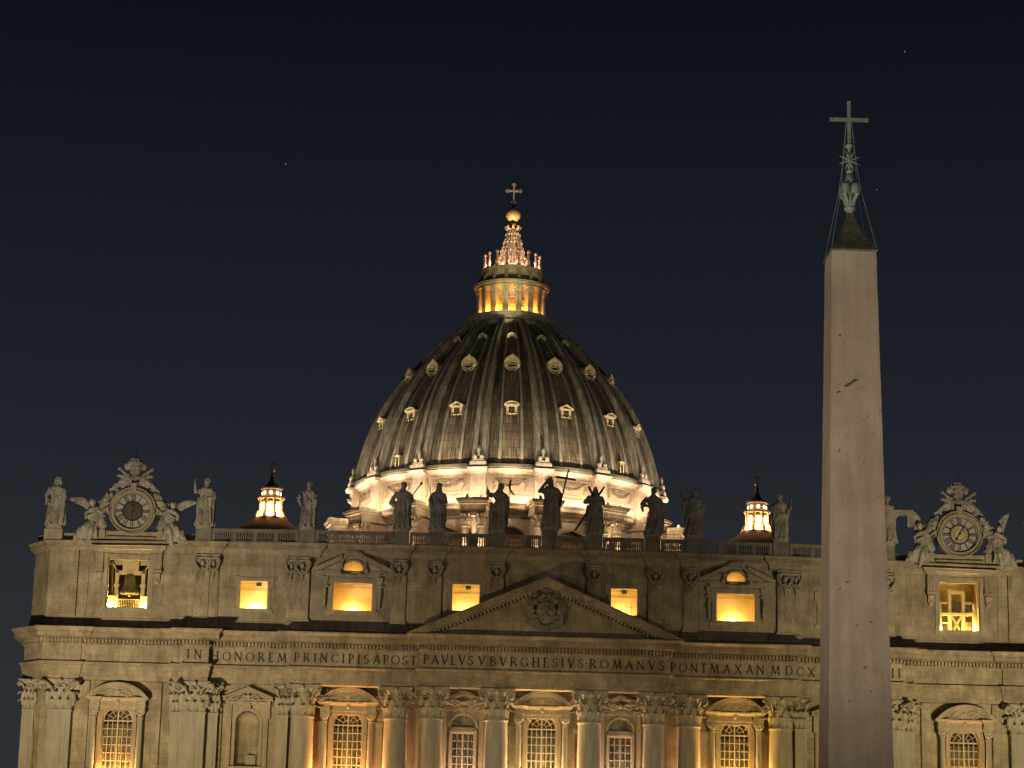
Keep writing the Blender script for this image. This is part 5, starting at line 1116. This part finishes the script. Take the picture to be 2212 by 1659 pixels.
# buttresses with paired columns
bu = MB(); bu.box(-1.55, 1.55, -28.0, -24.0, 56, 78.9); bu.box(-2.0, 2.0, -29.2, -24.0, 78.95, 79.5); bu.box(-2.05, 2.05, -29.3, -24.0, 79.503, 80.1); bu.box(-2.25, 2.25, -29.75, -24, 80.1, 80.45); bu.box(-2.5, 2.5, -30.0, -24, 80.45, 80.7); bu.box(-2.6, 2.6, -30.1, -24, 80.7, 81.0)
bu.box(-.5, .5, -29.25, -28, 78.3, 78.95); bu_me = bu.mesh('buttress')
dcap = capital_round(.62, 2.0, .95).mesh('drum_capital', True); dcol = MB().lathe([(.66, 56), (.66, 68), (.58, 76.6), (.66, 76.65), (.66, 76.8), (.58, 76.85)], 18).mesh('drum_column', True)
fl_me = MB().lathe([(.32, 81.0), (.38, 81.3), (.30, 81.7)], 8, (-1.1, -28.9)).lathe([(.14, 81.0), (.2, 81.2), (.1, 81.45)], 8, (1.2, -29.3)).mesh('floodlight_housing')
wi = [MB(), MB()]
for i in (0, 1):
    m = wi[i]
    if i: gable(m, 3.0, 76.5, 77.75, -25.9, -24.1, .5); m.box(-3.0, 3.0, -25.9, -24.1, 76.05, 76.35)
    else: m.strip(arc(0, 75.2, 3.0, 2.6, .15, pi-.15, 18), arc(0, 75.2, 2.6, 2.15, .15, pi-.15, 18), -25.9, -24.1); m.box(-3.0, 3.0, -25.9, -24.1, 75.4, 75.75)
    m.box(-2.6, 2.6, -25.0, -24.1, 74.6, 75.3)
    for s in (-1, 1): m.box(s*2.0-.35, s*2.0+.35, -25.1, -24.1, 66, 74.6)
wim = [m.mesh('window_pediment') for m in wi]
for k, a in enumerate(A16):
    b = dpart('buttress', bu_me, 'drum', rot=a)
    for s in (-1, 1):
        c = part('buttress_column', dcol, 'drum', b, loc=(s*1.2, -28.4, 0)); 
        part('capital', dcap, 'drum', b, loc=(s*1.2, -28.4, 76.85))
    part('floodlight_housing', fl_me, 'darkbronze', b)
for k in range(16): dpart('drum_window', wim[k % 2], 'drum', rot=k*pi/8)
# lantern
Lz = holder('lantern', D, (0, 0, -56))
lp = lambda name, mb, m, smooth=False, rot=0: (lambda o: (setattr(o, 'rotation_euler', (0, 0, rot)), o)[1])(part(name, mb, m, Lz, smooth))
lp('gallery', MB().lathe([(7.0, 114.7), (7.6, 115.0), (7.6, 115.4), (7.4, 115.5), (7.4, 116.9), (7.8, 117.1), (7.8, 117.4), (7.3, 117.5), (7.3, 118.6), (7.65, 118.8), (7.65, 119.1), (6.2, 119.2), (6.2, 119.5), (3.0, 119.55)], 64), 'leadrib')
lp('lantern_core', MB().lathe([(3.7, 119.5), (3.7, 125.4)], 48, cap=False), 'drum', True)
lp('lantern_cornice', MB().lathe([(3.8, 125.1), (5.95, 125.15), (6.0, 125.5), (6.3, 125.6), (6.35, 125.85), (6.45, 126.0), (5.9, 126.06)], 64), 'plain')
lp('lantern_roof', MB().lathe([(6.3, 126.05), (5.3, 126.4), (5.1, 127.0), (4.8, 127.05)], 64, cap=False), 'darkbronze')
lp('lantern_attic', MB().lathe([(4.95, 127.0), (4.95, 127.3), (5.1, 127.4), (5.1, 127.9), (5.35, 128.0), (5.4, 128.3), (3.2, 128.35)], 64, cap=False), 'drum')
lc = MB()
for s in (-1, 1): lc.lathe([(.30, 119.5), (.31, 119.9), (.23, 120.0), (.20, 124.1), (.28, 124.15), (.25, 124.3), (.40, 124.95)], 10, (s*.27, -5.6))
lc.box(-.62, .62, -6.05, -3.7, 125.0, 125.15).box(-.62, .62, -6.1, -3.7, 119.5, 119.85); lc.box(-.2, .2, -5.3, -3.65, 119.6, 125.1); lc_me = lc.mesh('lantern_column_pair', True)
sc_ = MB().box(-.35, .35, -5.5, -4.8, 126.1, 126.4).tube([(0, -5.6, 126.4), (0, -5.5, 127.0), (0, -5.0, 127.6)], [.32, .25, .2], 8).box(-.45, .45, -5.35, -4.9, 127.4, 127.75); sc_me = sc_.mesh('lantern_console', True)
cd_ = MB().lathe([(.42, 128.3), (.42, 128.55), (.2, 128.7), (.34, 129.1), (.16, 129.5), (.22, 129.9), (.14, 130.1), (.34, 130.35), (.12, 130.6)], 10, (0, -4.75)); cd_me = cd_.mesh('candelabrum', True)
lw = MB().strip(arc(0, 122.9, .62, .62, 0, pi, 12), arc(0, 122.9, .5, .5, 0, pi, 12), -3.88, -3.66).box(-.62, -.5, -3.88, -3.6, 120.1, 122.9).box(.5, .62, -3.88, -3.6, 120.1, 122.9)
for z in (120.5, 121.2, 121.9, 122.6): lw.box(-.5, .5, -3.8, -3.72, z, z+.07)
for x in (-.18, .16): lw.box(x-.03, x+.03, -3.8, -3.72, 120.1, 123.2)
lw_me = lw.mesh('lantern_window')
for k, a in enumerate(A16):
    lp('lantern_column_pair', lc_me, 'drum', rot=a); lp('lantern_console', sc_me, 'plain', rot=a); lp('candelabrum', cd_me, 'drum', rot=a)
    w_ = lp('lantern_window', lw_me, 'frame', rot=a+pi/16)
CN = [(3.0, 128.3), (2.75, 128.9), (2.2, 129.9), (1.75, 131.1), (1.35, 132.6), (1.0, 134.0), (.8, 134.9)]
lp('lantern_spire', MB().lathe(CN, 32), 'drum', True)
sr = MB()
sr.tube([(0, -r-.12, z) for r, z in CN], [.17, .16, .15, .13, .12, .1, .1], 6)
for i, (r, z) in enumerate(CN[1:]): sr.ell((0, -r-.22, z+.2), (.16, .18, .22), 6, 5); 
for i in range(5): r, z = CN[i]; r2, z2 = CN[i+1]; sr.ell((0, -(r+r2)/2-.25, (z+z2)/2), (.12, .14, .14), 5, 4)
sr_me = sr.mesh('spire_rib', True)
vo = MB().tube([(0, -.7, 134.6), (0, -.95, 135.1), (0, -1.2, 135.35), (0, -1.25, 135.6), (0, -1.05, 135.65)], [.12, .16, .2, .2, .15], 8).mesh('spire_volute', True)
for k in range(16): lp('spire_rib', sr_me, 'drum', rot=k*pi/8+pi/16)
for k in range(8): lp('spire_volute', vo, 'drum', rot=k*pi/4)
lad = MB()
for s in (-1, 1): lad.tube([(s*.16, -r-.4, z) for r, z in CN[1:]], .035, 4)
for i in range(20): t = i/20*5; j = int(t); f = t-j; r = CN[j+1][0]+(CN[min(j+2, 6)][0]-CN[j+1][0])*f; z = CN[j+1][1]+(CN[min(j+2, 6)][1]-CN[j+1][1])*f; lad.box(-.16, .16, -r-.43, -r-.38, z, z+.05)
lp('ladder', lad, 'frame')
lp('neck', MB().lathe([(.75, 134.9), (.55, 135.0), (.5, 135.9), (.62, 136.0), (.62, 136.2), (.4, 136.3), (.4, 136.6)], 20), 'plain', True)
lp('ball', MB().ell((0, 0, 137.75), (1.27, 1.27, 1.27), 32, 20), 'gold', True)
lp('ball_cap', MB().lathe([(.5, 138.9), (.3, 139.15), (.16, 139.6), (.14, 139.9), (.3, 140.0), (.1, 140.1)], 16), 'darkbronze', True)
cx_ = MB().box(-.14, .14, -.12, .12, 140.0, 143.3).box(-1.15, 1.15, -.121, .121, 141.95, 142.25).box(-.4, .4, -.15, .15, 140.0, 140.15)
def budd(mb, x, z, dx, dz):   # flared arm end
    mb.prism([(x-dz*.12-dx*.35, z+dx*.12-dz*.35), (x-dz*.38, z+dx*.38), (x+dx*.32, z+dz*.32), (x+dz*.38, z-dx*.38), (x+dz*.12-dx*.35, z-dx*.12-dz*.35)], -.11, .11)
budd(cx_, 1.15, 142.1, 1, 0); budd(cx_, -1.15, 142.1, -1, 0); budd(cx_, 0, 143.25, 0, 1)
lp('cross', cx_, 'frame')
done = set()
def remap(o):
    for c in o.children:
        if c.name.startswith('dormer'): continue
        if c.type == 'MESH' and c.data.name not in done:
            done.add(c.data.name); off = c.location.z+(0 if c.parent in (D,) else (0 if c.parent is Lz else (c.parent.location.z)))
            base = CAPZ.get(c.data.name, 0)
            for v in c.data.vertices: v.co.z = dm(v.co.z+base)-dm(base) if base else dm(v.co.z)
        if c.data is not None and c.type == 'MESH' and c.data.name in CAPZ: c.location.z = dm(CAPZ[c.data.name])
        remap(c)
CAPZ = {dcap.name: 76.85}
remap(D)
# ------------------------------------------------------------------ the two small cupolas
def cupola(x, label):
    t = thing('cupola', label, 'cupola', (x, 116, 54.27), 'small cupolas flanking the dome'); t.scale = (1.036,)*3; base = (0, 0, -56)
    def q(name, mb, m, smooth=False, rot=0): o = part(name, mb, m, t, smooth, base); o.rotation_euler = (0, 0, rot); return o
    q('cupola_drum', MB().lathe([(8.6, 50), (8.6, 68.5), (9.2, 69), (9.2, 70)], 32), 'drum')
    q('cupola_shell', MB().lathe([(8.6, 70), (8.2, 71.5), (7.4, 73), (6.3, 74.6), (5.0, 75.9), (3.6, 76.9), (2.7, 77.5), (2.5, 77.9)], 48), 'tile', True)
    q('lantern_core', MB().lathe([(1.35, 77.9), (1.35, 80.8)], 16, cap=False, rot=pi/8), 'drum')
    for k in range(8):
        a = k*pi/4+pi/8
        q('lantern_pier', MB().lathe([(.22, 77.9), (.18, 78.1), (.17, 80.5), (.26, 80.8)], 8, (0, -1.75)).box(-.2, .2, -1.7, -1.25, 77.9, 80.8).tube([(0, -2.35, 78.0), (0, -2.2, 78.5), (0, -1.9, 78.9), (0, -1.8, 79.1)], [.22, .2, .15, .12], 6), 'drum', rot=a)
        q('lantern_opening', MB().strip(arc(0, 80.0, .42, .5, 0, pi, 10), arc(0, 80.0, .3, .36, 0, pi, 10), -1.5, -1.2), 'drum', rot=k*pi/4)
        q('round_eye', MB().ell((0, -1.42, 81.75), (.24, .1, .24), 10, 6), 'lampglow', rot=k*pi/4)
    q('lantern_cornice', MB().lathe([(1.3, 80.8), (2.1, 80.85), (2.2, 81.1), (1.5, 81.2), (1.42, 81.3), (1.42, 82.3), (1.75, 82.4), (1.75, 82.6), (1.3, 82.7)], 16, rot=pi/8), 'drum')
    q('lantern_cap', MB().lathe([(1.6, 82.6), (1.1, 82.9), (.6, 83.4), (.35, 84.0), (.2, 84.5), (.3, 84.65), (.3, 84.8), (.12, 84.95), (.12, 85.1)], 24), 'darkbronze', True)
    q('ball', MB().ell((0, 0, 85.45), (.34, .34, .34), 14, 10), 'gold', True)
    q('cross', MB().box(-.05, .05, -.05, .05, 85.75, 87.0).box(-.38, .38, -.051, .051, 86.45, 86.57), 'darkbronze')
cupola(-39.75, 'small glowing cupola lantern left of the great dome, behind the balustrade')
cupola(38.6, 'small glowing cupola lantern right of the great dome, close to the spear-bearing saint')
# ------------------------------------------------------------------ obelisk
OX, OY = 5.36, -168.0
O = thing('obelisk', 'tall rose granite obelisk crowned by a green bronze star and cross', 'obelisk', (OX, OY, 4.86)); O.scale = (.984,)*3
def opart(name, mb, m, parent=None, smooth=False): return part(name, mb, m, parent or O, smooth, (0, 0, 1.6) if parent is None else (0, 0, 0))
def frust(mb, h0, z0, h1, z1, bev=.0):
    vs = [(x*h, y*h, z) for h, z in ((h0, z0), (h1, z1)) for x, y in ((-1, -1), (1, -1), (1, 1), (-1, 1))]
    return mb.add(vs, [(0, 3, 2, 1), (4, 5, 6, 7), (0, 1, 5, 4), (1, 2, 6, 5), (2, 3, 7, 6), (3, 0, 4, 7)])
sf = MB(); n_ = 90; rnd = random.Random(3); vs = []; fs = []
ZT = 31.12
def hw(z): return .915+(ZT-z)*(1.275-.915)/(ZT-10.45)
ns = 14
for j in range(n_+1):
    z = 8.0+(ZT-8.0)*j/n_; h = hw(z); pts = []
    for e in range(4):
        for i in range(ns):
            t = -1+2*i/ns; a, b_ = ((t, -1), (1, t), (-t, 1), (-1, -t))[e]
            k = h*(1-(.012 if i == 0 else 0)-.012*rnd.random()*(i < 2)); vs.append((a*k, b_*k, z))
m_ = 4*ns
for j in range(n_):
    for i in range(m_): q = (i+1) % m_; fs.append((j*m_+i, j*m_+q, (j+1)*m_+q, (j+1)*m_+i))
fs.append(tuple(n_*m_+i for i in range(m_))); sf.add(vs, fs)
shf = opart('shaft', sf, 'granite')
mk = MB(); rnd = random.Random(21)     # chips and scratches
for i in range(34):
    z = rnd.uniform(10.5, 26); x = rnd.uniform(-.8, .9)*hw(z); l = rnd.uniform(.03, .16); a = rnd.uniform(.3, .7); w_ = rnd.uniform(.010, .022)
    mk.prism([(x, z), (x+l*cos(a)*.5, z+l*sin(a)*.5-w_), (x+l*cos(a), z+l*sin(a)), (x+l*cos(a)*.5, z+l*sin(a)*.5+w_)], -hw(z)-.006, -hw(z)+.02)
for x, z, l, w_ in ((-.52, 25.42, .42, .05), (-.25, 25.6, .36, .05), (-.82, 25.15, .22, .03), (-.7, 27.52, .16, .025), (-.74, 22.8, .09, .06), (.40, 24.22, .05, .05), (.58, 11.7, .07, .045), (-.15, 15.85, .08, .045), (.38, 15.98, .18, .03), (-.55, 17.52, .2, .03), (-.8, 17.25, .12, .03), (.1, 14.2, .2, .03), (-.5, 12.9, .14, .025), (.35, 13.3, .16, .02)):
    mk.prism([(x, z), (x+l*.5, z+l*.15-w_), (x+l, z+l*.4), (x+l*.5, z+l*.3+w_)], -hw(z)-.007, -hw(z)+.02)
part('chip_marks', mk, 'darkbronze', shf)
opart('pedestal', frust(frust(frust(frust(MB(), 2.6, -1.6, 2.6, .2), 1.95, .2, 1.85, 5.6), 2.2, 5.6, 2.25, 6.4), 1.6, 6.4, 1.5, 7.2), 'granite')
fm = MB()
for sx in (-1, 1):
    for sy in (-1, 1): fm.ell((sx*1.1, sy*1.1, 7.6), (.4, .4, .45), 10, 8)
opart('corner_lion', fm, 'darkbronze')
cp = MB(); q = [(.95, 31.10), (.97, 31.17), (.88, 31.32), (.64, 31.66), (.41, 32.08), (.24, 32.5), (.15, 32.8), (.13, 32.95)]
for (a, z0), (b_, z1) in zip(q, q[1:]): frust(cp, a, z0, b_, z1)
opart('bronze_cap', cp, 'darkbronze')
opart('lower_cup', MB().lathe([(.11, 32.8), (.10, 32.95), (.13, 33.02), (.22, 33.12), (.24, 33.2), (.2, 33.24)], 20), 'bronze', smooth=True)
lion = MB()
for k in range(4):
    a = k*pi/2+pi/4; c, s = cos(a), sin(a); lion.tube([(.12*c, .12*s, 33.25), (.2*c, .2*s, 33.5), (.36*c, .36*s, 33.78)], [.07, .09, .07], 8); lion.ell((.36*c, .36*s, 33.75), (.1, .1, .1), 8, 6)
    a = k*pi/2; c, s = cos(a), sin(a); lion.tube([(.1*c, .1*s, 33.2), (.22*c, .22*s, 33.45), (.2*c, .2*s, 33.75)], [.06, .05, .07], 8)
lion.lathe([(.14, 33.2), (.12, 33.4), (.2, 33.8)], 12); opart('bronze_animals', lion, 'bronze', smooth=True)
mo = MB()
for sx in (-1, 1):
    for sy in (-1, 1): mo.lathe([(.20, 33.78), (.205, 33.95), (.19, 34.12), (.14, 34.22), (.05, 34.26)], 14, (sx*.2, sy*.2))
mo.lathe([(.21, 34.15), (.205, 34.35), (.17, 34.55), (.12, 34.68), (.08, 34.72)], 16); opart('mounds', mo, 'bronze', smooth=True)
opart('collar', MB().lathe([(.10, 34.7), (.15, 34.76), (.15, 34.8), (.07, 34.84), (.06, 35.3), (.05, 35.6), (.08, 35.75), (.17, 35.88), (.17, 35.92)], 14), 'bronze', smooth=True)
sa = MB()
for k in range(8):
    a = k*pi/4+.35; c, s = cos(a), sin(a); sa.tube([(.05*c, -.06, 35.25+.05*s), (.24*c, -.07, 35.25+.24*s), (.46*c, -.06, 35.25+.46*s)], [.03, .045, .008], 6)
sa.ell((0, -.06, 35.25), (.09, .06, .09), 8, 6); opart('star', sa, 'bronze')
xo = MB().box(-.068, .068, -.05, .05, 35.9, 37.85).box(-.80, .80, -.051, .051, 36.97, 37.11); opart('cross', xo, 'bronze')
wr = MB()
for sx, sy in ((-1, -1), (1, -1), (1, 1), (-1, 1)):
    wr.tube([(sx*.1, sy*.05, 37.0), (sx*.27, sy*.1, 35.1), (sx*.40, sy*.35, 33.9), (sx*.93, sy*.93, 31.16)], .011, 5, cap=False)
opart('guy_wires', wr, 'bronze')
# ------------------------------------------------------------------ three faint stars
for p, lab, rr in (((1722, 8500, 3541), 'faint star high above the obelisk, rightmost of the three', 2.6), ((-709, 8500, 2990), 'faint star high in the dark sky left of the dome cross', 2.4), ((1602, 8500, 2961), 'very faint star just right of the obelisk cross', 1.8), ):
    o = part('star', MB().ell((0, 0, 0), (rr,)*3, 10, 8), 'starglow', None, True, p); o['label'] = lab; o['category'] = 'star'
